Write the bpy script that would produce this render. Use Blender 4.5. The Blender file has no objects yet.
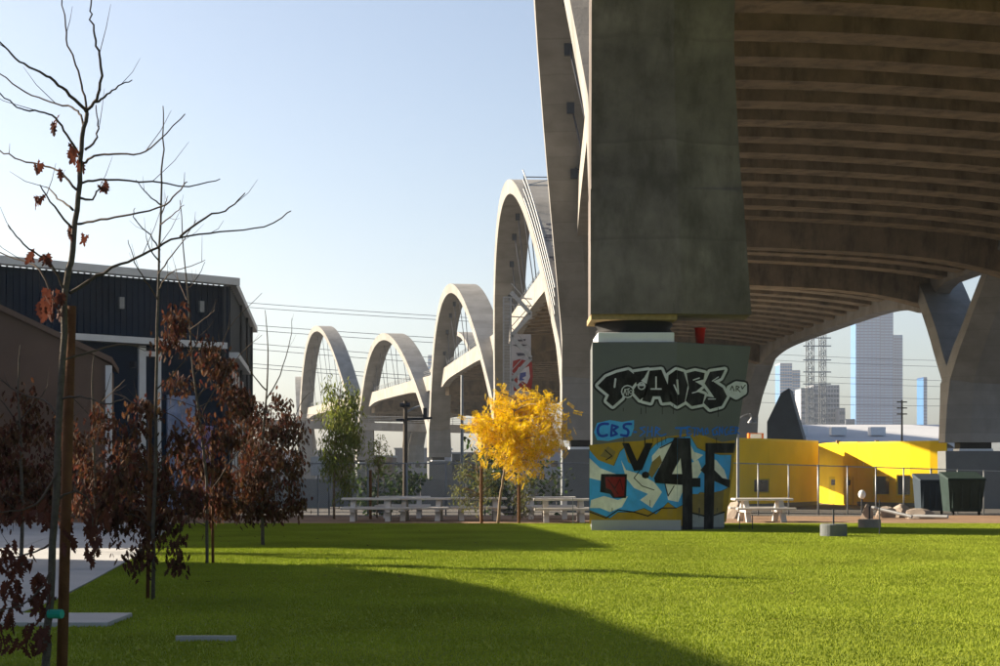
import bpy, bmesh, math, random
import numpy as np
from mathutils import Vector, Matrix
R = math.radians
random.seed(11); rng = np.random.default_rng(11)
scene = bpy.context.scene
C = scene.collection
# ------------------------------------------------------------------ camera, sky, sun, exposure
F, EYE, HOR = 1700.0, 1.6, 470.0          # focal length in pixels of the 1000 px wide photo, eye height, horizon row
cam_d = bpy.data.cameras.new('camera'); cam = bpy.data.objects.new('camera', cam_d); C.objects.link(cam)
cam.location = (0, 0, EYE); cam.rotation_euler = (R(90), 0, 0)
cam_d.sensor_width = 36; cam_d.lens = F / 1000 * 36; cam_d.shift_y = (HOR - 333) / 1000
cam_d.clip_start = 0.05; cam_d.clip_end = 20000
scene.camera = cam
SUN_ELEV, SUN_FWD = 23.0, 21.0              # sun: to the left, a little beyond the camera's own line
sd = Vector((-math.cos(R(SUN_ELEV)) * math.cos(R(SUN_FWD)), math.cos(R(SUN_ELEV)) * math.sin(R(SUN_FWD)), math.sin(R(SUN_ELEV))))
w = bpy.data.worlds.new('World'); scene.world = w; w.use_nodes = True
nt = w.node_tree; bg = nt.nodes['Background']; sky = nt.nodes.new('ShaderNodeTexSky'); sky.sky_type = 'NISHITA'
sky.sun_disc = False; sky.sun_elevation = R(SUN_ELEV); sky.sun_rotation = math.atan2(sd.x, sd.y)
sky.air_density = 0.8; sky.dust_density = 2.4; sky.ozone_density = 1.0; sky.altitude = 80
nt.links.new(sky.outputs[0], bg.inputs[0]); bg.inputs[1].default_value = 0.060
sl = bpy.data.lights.new('sun', 'SUN'); sun = bpy.data.objects.new('sun', sl); C.objects.link(sun)
sl.energy = 5.0; sl.angle = R(0.5); sl.color = (1.0, 0.86, 0.66)
sun.rotation_euler = sd.to_track_quat('Z', 'Y').to_euler(); sun.location = (-60, 10, 60)
vs = scene.view_settings; vs.view_transform = 'Standard'; vs.look = 'None'; vs.gamma = 1; vs.use_curve_mapping = False; vs.exposure = 1.67
scene.cycles.use_denoising = True; scene.cycles.max_bounces = 6; scene.cycles.transparent_max_bounces = 12

# ------------------------------------------------------------------ helpers
def px(x, y, D): return Vector(((x - 500) * D / F, D, EYE + (HOR - y) * D / F))
class MB:
    def __init__(s): s.v = []; s.f = []
    def add(s, vs_, fs_):
        o = len(s.v); s.v += [tuple(p) for p in vs_]; s.f += [tuple(i + o for i in f) for f in fs_]; return s
    def box(s, c, size, rz=0.0, mat=None):
        hx, hy, hz = size[0] / 2, size[1] / 2, size[2] / 2; co, si = math.cos(rz), math.sin(rz); p = []
        for z in (-hz, hz):
            for x, y in ((-hx, -hy), (hx, -hy), (hx, hy), (-hx, hy)):
                p.append((c[0] + x * co - y * si, c[1] + x * si + y * co, c[2] + z))
        return s.add(p, [(3, 2, 1, 0), (4, 5, 6, 7), (0, 1, 5, 4), (1, 2, 6, 5), (2, 3, 7, 6), (3, 0, 4, 7)])
    def bar(s, a, b, wx, wz, up=(0, 0, 1)):
        a, b = Vector(a), Vector(b); d = (b - a).normalized(); u = Vector(up)
        if abs(d.dot(u)) > 0.98: u = Vector((0, 1, 0))
        r = d.cross(u).normalized() * wx / 2; t = r.cross(d).normalized() * wz / 2; p = []
        for q in (a, b): p += [q - r - t, q + r - t, q + r + t, q - r + t]
        return s.add(p, [(0, 1, 2, 3), (7, 6, 5, 4), (0, 4, 5, 1), (1, 5, 6, 2), (2, 6, 7, 3), (3, 7, 4, 0)])
    def tube(s, pts, radii, n=6, cap=True):
        pts = [Vector(p) for p in pts]
        if not hasattr(radii, '__len__'): radii = [radii] * len(pts)
        o = len(s.v); ref = None
        for i, p in enumerate(pts):
            d = (pts[min(i + 1, len(pts) - 1)] - pts[max(i - 1, 0)])
            d = d.normalized() if d.length > 1e-9 else Vector((0, 0, 1))
            if ref is None: ref = Vector((1, 0, 0)) if abs(d.x) < .8 else Vector((0, 1, 0))
            a = d.cross(ref).normalized(); b = d.cross(a); ref = -b.cross(d) if False else ref
            for k in range(n):
                t = 2 * math.pi * k / n
                s.v.append(tuple(p + (a * math.cos(t) + b * math.sin(t)) * radii[i]))
        for i in range(len(pts) - 1):
            for k in range(n):
                s.f.append((o + i * n + k, o + i * n + (k + 1) % n, o + (i + 1) * n + (k + 1) % n, o + (i + 1) * n + k))
        if cap:
            s.f.append(tuple(o + k for k in range(n))[::-1]); s.f.append(tuple(o + (len(pts) - 1) * n + k for k in range(n)))
        return s
    def loft(s, rings, cap=True, close=True):
        o = len(s.v); n = len(rings[0])
        for r in rings: s.v += [tuple(p) for p in r]
        for i in range(len(rings) - 1):
            for k in range(n if close else n - 1):
                s.f.append((o + i * n + k, o + i * n + (k + 1) % n, o + (i + 1) * n + (k + 1) % n, o + (i + 1) * n + k))
        if cap:
            s.f.append(tuple(o + k for k in range(n))[::-1]); s.f.append(tuple(o + (len(rings) - 1) * n + k for k in range(n)))
        return s
    def prism(s, poly, off):
        n = len(poly); off = Vector(off); a = [Vector(p) for p in poly]
        return s.add(a + [p + off for p in a], [tuple(range(n))[::-1], tuple(range(n, 2 * n))] + [(k, (k + 1) % n, n + (k + 1) % n, n + k) for k in range(n)])
    def lathe(s, c, prof, n=20):
        return s.loft([[(c[0] + r * math.cos(2 * math.pi * k / n), c[1] + r * math.sin(2 * math.pi * k / n), c[2] + z) for k in range(n)] for r, z in prof])
    def build(s, name, mat=None, parent=None, smooth=False, bevel=0.0, fix=True):
        me = bpy.data.meshes.new(name); me.from_pydata(s.v, [], s.f)
        if fix:
            bm = bmesh.new(); bm.from_mesh(me); bmesh.ops.recalc_face_normals(bm, faces=bm.faces)
            if bevel: bmesh.ops.bevel(bm, geom=[e for e in bm.edges if len(e.link_faces) == 2 and e.calc_face_angle(0) > .5], offset=bevel, segments=2, affect='EDGES', profile=.5)
            bm.to_mesh(me); bm.free()
        if smooth:
            me.polygons.foreach_set('use_smooth', [True] * len(me.polygons))
        if mat: me.materials.append(mat)
        return put(name, me, parent)
def put(name, me, parent=None):
    o = bpy.data.objects.new(name, me); C.objects.link(o)
    if parent: o.parent = parent; o.matrix_parent_inverse = parent.matrix_world.inverted() if False else Matrix.Translation(parent.location).inverted() if parent.rotation_euler.z == 0 else (Matrix.Translation(parent.location) @ parent.rotation_euler.to_matrix().to_4x4()).inverted()
    return o
def tag(o, label=None, cat=None, group=None, kind=None):
    if label: o['label'] = label
    if cat: o['category'] = cat
    if group: o['group'] = group
    if kind: o['kind'] = kind
    return o
def empty(name, loc, label, cat, group=None):
    o = bpy.data.objects.new(name, None); C.objects.link(o); o.location = loc; o.empty_display_size = .2
    return tag(o, label, cat, group)
def copy_tree(o, parent=None):
    c = o.copy(); C.objects.link(c); c.parent = parent
    for ch in o.children: copy_tree(ch, c)
    return c

# ------------------------------------------------------------------ materials
def mat(name, col, rough=.8, var=.12, scale=3.0, metal=0.0, bump=0.0, bscale=40., stain=None, rings=None, trans=None, island=0.0, spec=.12):
    """procedural: base colour broken up by two noises, optional stains, board lines and bump"""
    m = bpy.data.materials.new(name); m.use_nodes = True; n = m.node_tree; N = n.nodes; L = n.links
    b = N['Principled BSDF']; b.inputs['Roughness'].default_value = rough; b.inputs['Metallic'].default_value = metal
    b.inputs['Specular IOR Level'].default_value = spec
    g = N.new('ShaderNodeNewGeometry'); pos = g.outputs['Position']
    def noise(sc, detail=5, rg=.6, vec=pos):
        t = N.new('ShaderNodeTexNoise'); t.inputs['Scale'].default_value = sc; t.inputs['Detail'].default_value = detail; t.inputs['Roughness'].default_value = rg
        L.new(vec, t.inputs['Vector']); return t.outputs['Fac']
    def ramp(f, a, b_, c0=(0, 0, 0, 1), c1=(1, 1, 1, 1)):
        r = N.new('ShaderNodeValToRGB'); r.color_ramp.elements[0].position = a; r.color_ramp.elements[1].position = b_
        r.color_ramp.elements[0].color = c0; r.color_ramp.elements[1].color = c1; L.new(f, r.inputs[0]); return r.outputs[0]
    def mixc(f, a, c, mode='MIX'):
        x = N.new('ShaderNodeMix'); x.data_type = 'RGBA'; x.blend_type = mode
        for sock, v in ((x.inputs['Factor'], f), (x.inputs[6], a), (x.inputs[7], c)):
            if isinstance(v, (int, float)): sock.default_value = v
            elif isinstance(v, tuple): sock.default_value = v if len(v) == 4 else v + (1,)
            else: L.new(v, sock)
        return x.outputs[2]
    lo = tuple(max(0, c * (1 - var)) for c in col[:3]); hi = tuple(min(1, c * (1 + var)) for c in col[:3])
    cc = ramp(noise(scale), .3, .7, lo + (1,), hi + (1,))
    if stain:
        sc, amt, scol = stain
        mp = N.new('ShaderNodeMapping'); mp.inputs['Scale'].default_value = (sc, sc, sc * .35); L.new(pos, mp.inputs['Vector'])
        cc = mixc(ramp(noise(1.0, 8, .65, mp.outputs[0]), .47, .72, (0, 0, 0, 1), (amt, amt, amt, 1)), cc, scol)
    if rings:                                       # board-marked concrete: thin level joints at every `rings` metres
        sp = N.new('ShaderNodeSeparateXYZ'); L.new(pos, sp.inputs[0])
        ma = N.new('ShaderNodeMath'); ma.operation = 'MULTIPLY_ADD'; L.new(sp.outputs[2], ma.inputs[0]); ma.inputs[1].default_value = 1 / rings
        wob = N.new('ShaderNodeMath'); wob.operation = 'MULTIPLY'; L.new(noise(.6, 2), wob.inputs[0]); wob.inputs[1].default_value = .12; L.new(wob.outputs[0], ma.inputs[2])
        fl = N.new('ShaderNodeMath'); fl.operation = 'FLOOR'; L.new(ma.outputs[0], fl.inputs[0])
        wn = N.new('ShaderNodeTexWhiteNoise'); wn.noise_dimensions = '1D'; L.new(fl.outputs[0], wn.inputs['W'])
        cc = mixc(.5, cc, mixc(ramp(wn.outputs['Value'], 0, 1, (.66, .66, .66, 1), (1.18, 1.18, 1.18, 1)), (0, 0, 0), cc, 'MULTIPLY') if False else mixc(1.0, cc, ramp(wn.outputs['Value'], 0, 1, (.74, .74, .74, 1), (1, 1, 1, 1)), 'MULTIPLY'))
        fr = N.new('ShaderNodeMath'); fr.operation = 'FRACT'; L.new(ma.outputs[0], fr.inputs[0])
        cc = mixc(ramp(fr.outputs[0], .02, .05, (.35, .35, .35, 1), (0, 0, 0, 1)), cc, tuple(c * .55 for c in col[:3]))
    if island:
        hs = N.new('ShaderNodeHueSaturation'); L.new(cc, hs.inputs['Color'])
        mr = N.new('ShaderNodeMapRange'); mr.inputs[3].default_value = 1 - island; mr.inputs[4].default_value = 1 + island; L.new(g.outputs['Random Per Island'], mr.inputs[0]); L.new(mr.outputs[0], hs.inputs['Value'])
        wn2 = N.new('ShaderNodeTexWhiteNoise'); wn2.noise_dimensions = '1D'; L.new(g.outputs['Random Per Island'], wn2.inputs['W'])
        mr2 = N.new('ShaderNodeMapRange'); mr2.inputs[3].default_value = .5 - island * .06; mr2.inputs[4].default_value = .5 + island * .06; L.new(wn2.outputs['Value'], mr2.inputs[0]); L.new(mr2.outputs[0], hs.inputs['Hue'])
        cc = hs.outputs[0]
    L.new(cc, b.inputs['Base Color'])
    if bump:
        bp = N.new('ShaderNodeBump'); bp.inputs['Strength'].default_value = bump; bp.inputs['Distance'].default_value = .05
        L.new(noise(bscale, 6), bp.inputs['Height']); L.new(bp.outputs[0], b.inputs['Normal'])
    if trans:
        tr = N.new('ShaderNodeBsdfTranslucent'); tm = mixc(1.0, cc, trans, 'MULTIPLY'); L.new(tm, tr.inputs[0])
        ad = N.new('ShaderNodeMixShader'); ad.inputs[0].default_value = .45; L.new(b.outputs[0], ad.inputs[1]); L.new(tr.outputs[0], ad.inputs[2])
        L.new(ad.outputs[0], N['Material Output'].inputs['Surface'])
    return m
M = dict(
    concrete=mat('arch concrete', (.265, .258, .245), .85, .14, .35, bump=.25, bscale=6, stain=(.35, .55, (.16, .148, .132)), rings=1.22),
    deckcon=mat('deck concrete', (.27, .255, .235), .85, .18, .5, bump=.2, bscale=5, stain=(.45, .6, (.2, .165, .13))),
    slabshade=mat('shade-toned slab concrete', (.085, .068, .05), .85, .2, .5, bump=.2, bscale=5, stain=(.5, .6, (.06, .05, .035))),  # darker copy of the deck concrete: shade between the beams put into the colour
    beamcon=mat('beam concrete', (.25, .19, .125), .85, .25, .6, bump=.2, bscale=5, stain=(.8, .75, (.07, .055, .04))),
    pedestal=mat('pedestal paint', (.135, .145, .15), .8, .06, 1.2, bump=.15, bscale=12),
    column=mat('column concrete', (.17, .148, .14), .85, .4, .7, bump=.4, bscale=7, stain=(1.1, .8, (.06, .054, .045)), rings=2.6),
    white=mat('white steel', (.75, .76, .77), .45, .05, 2),
    black=mat('black rubber', (.012, .012, .013), .6, .1, 8),
    wood=mat('timber', (.33, .24, .13), .8, .2, 9),
    steel=mat('galvanised steel', (.30, .31, .32), .5, .12, 6, metal=.6),
    darksteel=mat('dark steel', (.05, .055, .065), .5, .1, 4),
    cable=mat('dark cable', (.05, .055, .07), .5, .1, 4),
    lawn=mat('lawn soil and thatch', (.17, .22, .02), .95, .2, 1.2, bump=.4, bscale=60),
    dirt=mat('dry dirt', (.24, .155, .10), .95, .25, .8, bump=.5, bscale=9, stain=(.9, .6, (.17, .12, .085))),
    ground=mat('far ground', (.10, .093, .085), .95, .25, .15, bump=.3, bscale=3, stain=(.1, .5, (.08, .078, .075))),
    asphalt=mat('asphalt', (.075, .077, .08), .9, .2, .8, bump=.3, bscale=30),
    path=mat('pale concrete paving', (.42, .42, .42), .85, .08, .8, bump=.15, bscale=20, stain=(.6, .25, (.3, .3, .3))),
    table=mat('pale concrete furniture', (.62, .60, .57), .7, .08, 4),
    yellow=mat('yellow render', (.82, .54, .004), .7, .06, .5, stain=(.3, .2, (.55, .37, .01))),
    yellowdoor=mat('yellow door', (.78, .56, .02), .5, .05, 2),
    navy=mat('navy cladding', (.008, .02, .044), .55, .25, .6, stain=(.5, .5, (.03, .035, .045))),
    navy2=mat('navy side cladding', (.03, .045, .065), .5, .15, .6),
    trim=mat('white trim', (.72, .74, .76), .5, .05, 2),
    tan=mat('tan render', (.19, .13, .10), .9, .12, .5, stain=(.4, .3, (.2, .135, .1))),
    glass=mat('dark glass', (.02, .025, .03), .08, .1, 1, spec=.8),
    bark=mat('grey bark', (.11, .095, .08), .9, .25, 25, bump=.5, bscale=80),
    twig=mat('twig bark', (.075, .06, .05), .9, .2, 25),
    palebark=mat('pale bark', (.22, .17, .12), .9, .25, 20),
    stake=mat('stained stake timber', (.13, .062, .03), .8, .2, 12, bump=.3, bscale=50),
    oakleaf=mat('dry oak leaf', (.10, .052, .034), .75, .2, 5, trans=(.55, .4, .33), island=.6),
    greenleaf=mat('olive green leaf', (.16, .19, .055), .6, .2, 3, trans=(1, 1, .6), island=.4),
    oliveleaf=mat('grey green leaf', (.13, .14, .065), .6, .2, 3, trans=(1, 1, .7), island=.4),
    yellowleaf=mat('golden leaf', (.70, .46, .012), .6, .15, 3, trans=(1, 1, .5), island=.3),
    hedge=mat('dark hedge leaf', (.03, .05, .02), .7, .2, 3, trans=(1, 1, .6), island=.4),
    grass=mat('grass blade', (.335, .41, .05), .9, .22, .45, stain=(.9, .35, (.33, .34, .07)), trans=(1.0, 1.0, .4), island=.12),
    red=mat('red plastic', (.55, .02, .015), .45, .06, 6),
    orange=mat('orange plastic', (.7, .17, .02), .5, .06, 6),
    roofgrey=mat('pale sheet roof', (.45, .46, .48), .6, .08, .1),
    tower=mat('tower glass', (.06, .18, .38), .25, .05, .02, spec=.6),
    tower2=mat('tower side', (.005, .05, .19), .35, .05, .02),
    midrise=mat('midrise wall', (.36, .36, .40), .7, .08, .02),
    midwin=mat('midrise window', (.10, .13, .17), .3, .1, .05),
    darkwedge=mat('dark blue metal', (.03, .042, .055), .6, .2, .5),
    binmat=mat('dark green bin', (.02, .035, .032), .6, .2, 3),
    rock=mat('pale boulder', (.30, .25, .21), .9, .2, 2, bump=.5, bscale=6),
    teal=mat('teal tie', (.02, .35, .28), .5, .05, 5),
)
# ------------------------------------------------------------------ ground
def gz(D, x=0):                                     # the land falls away beyond the lawn
    t = min(max((D - 58) / 55, 0), 1); return -1.7 * t * t * (3 - 2 * t)
g = MB(); xs = [-6000, -2500, -900, -300, -120, -60, -30, -15, 0, 15, 30, 60, 120, 300, 900, 2500, 6000]
ys = [-300, -100, -40, 0, 20, 40, 55] + [58 + 5.5 * k for k in range(11)] + [130, 180, 260, 400, 700, 1500, 3500, 9000]
o = [(x, y, gz(y) - .05) for y in ys for x in xs]; n = len(xs)
g.add(o, [(j * n + i, j * n + i + 1, (j + 1) * n + i + 1, (j + 1) * n + i) for j in range(len(ys) - 1) for i in range(n - 1)])
tag(g.build('ground', M['ground']), kind='structure')
LAWN_FAR = 50.5
pathedge = [(-4.6, -6), (-4.9, 12), (-5.5, 21.4), (-6.3, 28), (-6.9, 32.8), (-8.2, 41), (-9.8, 51)]
def edge_x(y):
    for (xa, ya), (xb, yb) in zip(pathedge, pathedge[1:]):
        if ya <= y <= yb: return xa + (xb - xa) * (y - ya) / (yb - ya)
    return pathedge[0][0] if y < pathedge[0][1] else pathedge[-1][0]
def lawn_far(x): return 51.0 + .012 * x + .15 * math.sin(x * .7) + .1 * math.sin(x * 1.9)
lm = MB(); cols = [i / 40 for i in range(41)]; rows = [-6 + i * 1.5 for i in range(38)] + [51.0]
for y in rows:
    for t in cols:
        x0 = edge_x(y); x = x0 + (40 - x0) * t
        lm.v.append((x, lawn_far(x) if y > 50.9 else min(y, 50), 0.0))
nc = len(cols)
lm.f = [(j * nc + i, j * nc + i + 1, (j + 1) * nc + i + 1, (j + 1) * nc + i) for j in range(len(rows) - 1) for i in range(nc - 1)]
lawn = lm.build('lawn', M['lawn']); tag(lawn, kind='structure')
pth = MB().add([(pathedge[0][0] - 20, -6, -.02), (edge_x(-6), -6, -.02), (edge_x(12), 12, -.02), (edge_x(28), 28, -.02), (edge_x(41), 41, -.02), (edge_x(51), 51, -.02), (-26, 51, -.02)], [tuple(range(7))]).build('path', M['asphalt']); tag(pth, kind='structure')
for r_ in range(19):
    y0, y1 = -5.9 + r_ * 3.0, -5.9 + r_ * 3.0 + 2.975
    for c_ in range(7):
        def X(y, k): return edge_x(min(y, 51)) - .01 - k * 2.6
        q_ = [(X(y0, c_ + .992), y0), (X(y0, c_), y0), (X(y1, c_), y1), (X(y1, c_ + .992), y1)]; h_ = .012 + random.uniform(-.002, .003)
        MB().prism([(x, y, -.04) for x, y in q_], (0, 0, .04 + h_)).build('paving_panel', M['path'], pth)
d = MB(); dv = []
for i in range(70):
    x = -30 + i * 1.3; dv += [(x, lawn_far(x) - .3, -.02), (x, 61 + .8 * math.sin(x * .4), gz(61) - .02)]
d.add(dv, [(2 * i, 2 * i + 2, 2 * i + 3, 2 * i + 1) for i in range(69)])
tag(d.build('dirt_strip', M['dirt']), kind='structure')
a = MB(); a.add([(-160, 112, gz(112) - .03), (0, 84, gz(84) - .03), (14, 84, gz(84) - .03), (14, 96, gz(96) - .03), (0, 97, gz(97) - .03), (-160, 128, gz(128) - .03)], [(0, 1, 4, 5), (1, 2, 3, 4)])
tag(a.build('road', M['asphalt']), kind='structure')

# ------------------------------------------------------------------ viaduct
PL = [Vector(p) for p in ((.45, -45), (2.43, 46), (4.95, 137), (-.94, 228), (-13.5, 319), (-34.7, 410), (-59.5, 501), (-68, 592))]   # outer edges of the left pier stems
NP = len(PL)
def axis(i):
    a_, b_ = PL[max(i - 1, 0)], PL[min(i + 1, NP - 1)]; return (b_ - a_).normalized()
SEP, SKEW = 38.7, 11.0
PR = []
for i, p in enumerate(PL):
    u = axis(i); nrm = Vector((u.y, -u.x)); PR.append(p + nrm * SEP + u * SKEW)
CROWN = [31.0, 31.0, 32.0, 31.2, 30.7, 40.0, 31.5]
TILT_L = [.6, 6.3, 4.75, 4.2, 4.9, 5.5, 5.5]
JOINT, STEM_B = 9.0, [4.0] * NP
STEM_B[1] = 5.72
via = empty('viaduct', (4, 46, 0), 'long concrete viaduct with a row of tall ribbon arches and ribbed deck overhead', 'bridge')
def frame(row, i):
    P_ = (PL, PR)[row]; A, B = P_[i], P_[i + 1]; u = (B - A); L_ = u.length; u = u / L_; return A, u, Vector((u.y, -u.x)) * (1 if row == 0 else -1), L_
def at(fr, s, lat, z, tilt):                          # lat grows inwards from the outer edge of the rib
    A, u, nn, L_ = fr; l = lat - max(z - 12, 0) * math.tan(R(tilt)); q = A + u * s + nn * l; return Vector((q.x, q.y, z))
def curve(i, L_, s, t=0):
    zc = CROWN[i] - .7; k = 1 - 2 * s / L_
    if i == 0: return JOINT + (zc - JOINT) * math.sqrt(max(0, 1 - abs(k) ** 2.3))
    return JOINT + (zc - JOINT) * (1 - abs(k) ** 2.06)
ribs = {}
def rib_width(z, row=0): return (3.75 if row == 0 else 4.2) + .55 * min(max((13 - z) / 8, 0), 1)
def make_rib(row, i):
    fr = frame(row, i); L_ = fr[3]; tilt = TILT_L[i] if row == 0 else 5.5; n = 72; rings = []
    for k in range(n + 1):
        s = L_ * (0.5 - 0.5 * math.cos(math.pi * k / n)) if i == 0 else L_ * k / n
        if (row, i) == (0, 1): s = max(s, .4)
        z = curve(i, L_, s); e = .2 if i else .004; slope = (curve(i, L_, min(s + e, L_)) - curve(i, L_, max(s - e, 0))) / (min(s + e, L_) - max(s - e, 0))
        tx, tz = 1 / math.hypot(1, slope), slope / math.hypot(1, slope); th = 1.45 + .75 * min(max((24 - z) / 15, 0), 1)
        W = rib_width(z, row); e0 = .012 * (i % 2)
        def P_(lat, h): return at(fr, s - tz * h, lat, z + tx * h, tilt)
        rings.append([P_(e0, th / 2), P_(e0, -th / 2), P_(W * .57, -th / 2 - .05), P_(W - e0, -th / 2 + .42), P_(W - e0, th / 2)])
    o = MB().loft(rings).build('arch_rib', M['column'] if (row, i) == (0, 0) else M['concrete'], via)
    return o
for row in (0, 1):
    for i in range(NP - 1):
        if row == 1 and i == 0: pass
        make_rib(row, i)
def make_stem(row, i):
    P_ = (PL, PR)[row]; u = axis(i); nn = Vector((u.y, -u.x)) * (1 if row == 0 else -1); rings = []
    zb = STEM_B[i] if row == 0 else 4.0
    tl = (.35 if i == 1 else (TILT_L[max(i - 1, 0)] + TILT_L[min(i, NP - 2)]) / 2) if row == 0 else 4
    for z, dep, ex in (((zb, 2.24, .012), (7.4, 2.23, .012), (9.02, 2.22, .012)) if (row, i) == (0, 1) else ((zb, 2.3, .03), (7.2, 2.6, .03), (9.2, 3.3, .03), (10.1, 2.7, -.25), (10.7, 1.2, -.6))):
        W = rib_width(z, row); l0 = -ex
        r = []
        for s, lat in ((-dep / 2, l0), (-dep / 2 - .04, l0 + W * .57), (-dep / 2 + .32, l0 + W + 2 * ex), (dep / 2, l0 + W + 2 * ex), (dep / 2, l0)):
            q = P_[i] + u * s + nn * lat; r.append((q.x, q.y, z))
        rings.append(r)
    MB().loft(rings).build('pier_stem', M['column'] if i == 1 and row == 0 else M['concrete'], via)
for row in (0, 1):
    for i in range(NP):
        make_stem(row, i)
# the deck: slab, edge girders with haunches, floor beams, caps
def dz(y): return max(-.6, min(1.9, 1.6 - (y - 124) * .0113))      # the deck falls gently towards the far end
INSET = 1.7                                           # girder face from the rib's outer edge at deck level
def side(row, i, s):                                  # point on the girder's outer face line, in plan
    fr = frame(row, i); q = at(fr, s, INSET, 18, TILT_L[i] if row == 0 else 5.5); return Vector((q.x, q.y))
def gbot(s, L_, y, row):                                      # girder soffit with haunches where the legs pass
    dd = min(abs(s - 13), abs(L_ - 13 - s)); inner = 13 < s < L_ - 13
    m_, h_ = (17.9, .9) if row == 0 else (16.9, 1.7)
    return dz(y) + m_ - (h_ * math.exp(-(dd / 6.5) ** 1.3) if inner else h_ * (1 - (.4 if row == 0 else 1.3) * min(dd, 6) / 6))
for i in range(NP - 1):
    rings = []; Ls = frame(0, i)[3]
    for k in range(13):
        t = k / 12; a_ = side(0, i, t * Ls); b_ = side(1, i, t * frame(1, i)[3]); dv_ = (b_ - a_).normalized()
        a2, b2 = a_ + dv_ * .9, b_ - dv_ * .9
        rings.append([(a2.x, a2.y, dz(a2.y) + 19.3), (b2.x, b2.y, dz(b2.y) + 19.3), (b2.x, b2.y, dz(b2.y) + 19.75), (a2.x, a2.y, dz(a2.y) + 19.75)])
    MB().loft(rings).build('deck_slab', M['slabshade'], via)
    for row in (0, 1):
        fr = frame(row, i); L_ = fr[3]; rings = []
        for k in range(61):
            s = L_ * k / 60; q = side(row, i, s); q2 = q + fr[2] * 1.3; zb = gbot(s, L_, q.y, row)
            rings.append([(q.x, q.y, zb), (q2.x, q2.y, zb + .1), (q2.x, q2.y, dz(q2.y) + 20.2), (q.x, q.y, dz(q.y) + 20.2)])
        gd = MB().loft(rings).build('edge_girder', M['deckcon'], via)
        rl = MB()
        for k in range(0, int(L_ // 2.5)):
            q = side(row, i, 1 + k * 2.5) + fr[2] * .5; rl.bar((q.x, q.y, dz(q.y) + 20.2), (q.x, q.y, dz(q.y) + 21.3), .07, .07)
        for h in (20.6, 21.0, 21.3):
            rl.tube([(*q_, dz(q_.y) + h) for q_ in [side(row, i, L_ * k / 8) + fr[2] * .5 for k in range(9)]], .035, 4)
        rl.build('railing', M['steel'], gd)
nb = 0; far = MB()
for i in range(NP - 2):
    L0, L1 = frame(0, i)[3], frame(1, i)[3]; cnt = 20
    for k in range(cnt):
        t = (k + .5) / cnt; a_ = side(0, i, t * L0); b_ = side(1, i, t * L1); dv_ = (b_ - a_).normalized(); a2, b2 = a_ + dv_ * 1.25, b_ - dv_ * 1.25
        cap = k in (2, 17)
        if cap:
            rings = []; c_ = Vector((dv_.y, -dv_.x)) * -1
            for j in range(25):
                u_ = j / 24; q = a2.lerp(b2, u_); zb = dz(q.y) + 17.0 - 1.4 * abs(2 * u_ - 1) ** 3.2; hw = .85
                rings.append([(q.x - c_.x * hw, q.y - c_.y * hw, zb), (q.x + c_.x * hw, q.y + c_.y * hw, zb), (q.x + c_.x * hw, q.y + c_.y * hw, dz(q.y) + 19.32), (q.x - c_.x * hw, q.y - c_.y * hw, dz(q.y) + 19.32)])
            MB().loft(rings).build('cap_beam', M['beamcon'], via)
        elif i < 4:
            c_ = Vector((dv_.y, -dv_.x)) * -.95; rings = []
            for j in range(13):
                u_ = j / 12; q = a2.lerp(b2, u_); zb = dz(q.y) + 18.6 - .75 * abs(2 * u_ - 1) ** 2.6; zt = dz(q.y) + 19.32
                rings.append([(q.x - c_.x, q.y - c_.y, zb), (q.x + c_.x, q.y + c_.y, zb), (q.x + c_.x, q.y + c_.y, zt), (q.x - c_.x, q.y - c_.y, zt)])
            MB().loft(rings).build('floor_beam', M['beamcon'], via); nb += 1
        else: far.bar((a2.x, a2.y, dz(a2.y) + 18.93), (b2.x, b2.y, dz(b2.y) + 18.93), 1.9, .8)
tag(far.build('far_floor_beams', M['beamcon'], via), kind='stuff')
# hangers
for i in range(1, 6):
    fr = frame(0, i); L_ = fr[3]
    for k in range(9):
        s = 19 + k * (L_ - 38) / 8; z = curve(i, L_, s)
        t_ = at(fr, s, 1.9, z - .7, TILT_L[i]); b_ = side(0, i, s + (1.6 if k % 2 else -1.6)) + fr[2] * .3
        MB().tube([t_, (b_.x, b_.y, dz(b_.y) + 20.2)], .06, 5).build('hanger_cable', M['cable'], via)
        if i in (1, 2, 3):
            sk = MB(); sk.bar(t_ + Vector((0, 0, .25)), t_ + Vector((0, 0, -.8)), .5, .3); sk.build('hanger_socket', M['darksteel'], via)
# pedestals and bearings
def pedestal(row, i, label):
    P_ = (PL, PR)[row][i]; u = axis(i); nn = Vector((u.y, -u.x)) * (1 if row == 0 else -1); zg = gz(P_.y) - .3
    e_ = empty('bridge_pedestal', (P_.x, P_.y, zg), label, 'pedestal', 'concrete pedestals under the viaduct legs')
    W = rib_width(4, row)
    def rect(l0, l1, dep, z): return [(*(P_ + u * s + nn * l), z) for s, l in ((-dep / 2, l0), (-dep / 2, l1), (dep / 2, l1), (dep / 2, l0))]
    MB().loft([rect(0, W, 2.6, zg), rect(0, W + .1, 2.6, 3.25)]).build('block', M['pedestal'], e_, bevel=.03)
    MB().loft([rect(.6, W - 1.2, 1.9, 3.25), rect(.6, W - 1.2, 1.9, 3.45)]).build('bearing_plate', M['white'], e_)
    MB().loft([rect(.7, W - 1.3, 1.7, 3.45), rect(.7, W - 1.3, 1.7, 4.05)]).build('bearing', M['black'], e_)
    return e_
pedestal(0, 2, 'plain grey concrete pedestal behind the yellow tree'); pedestal(1, 2, 'plain grey concrete pedestal in front of the yellow building')
pedestal(0, 3, 'grey concrete pedestal of the third arch leg from the right'); pedestal(0, 4, 'grey concrete pedestal under the forked leg behind the picnic tables')
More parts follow.
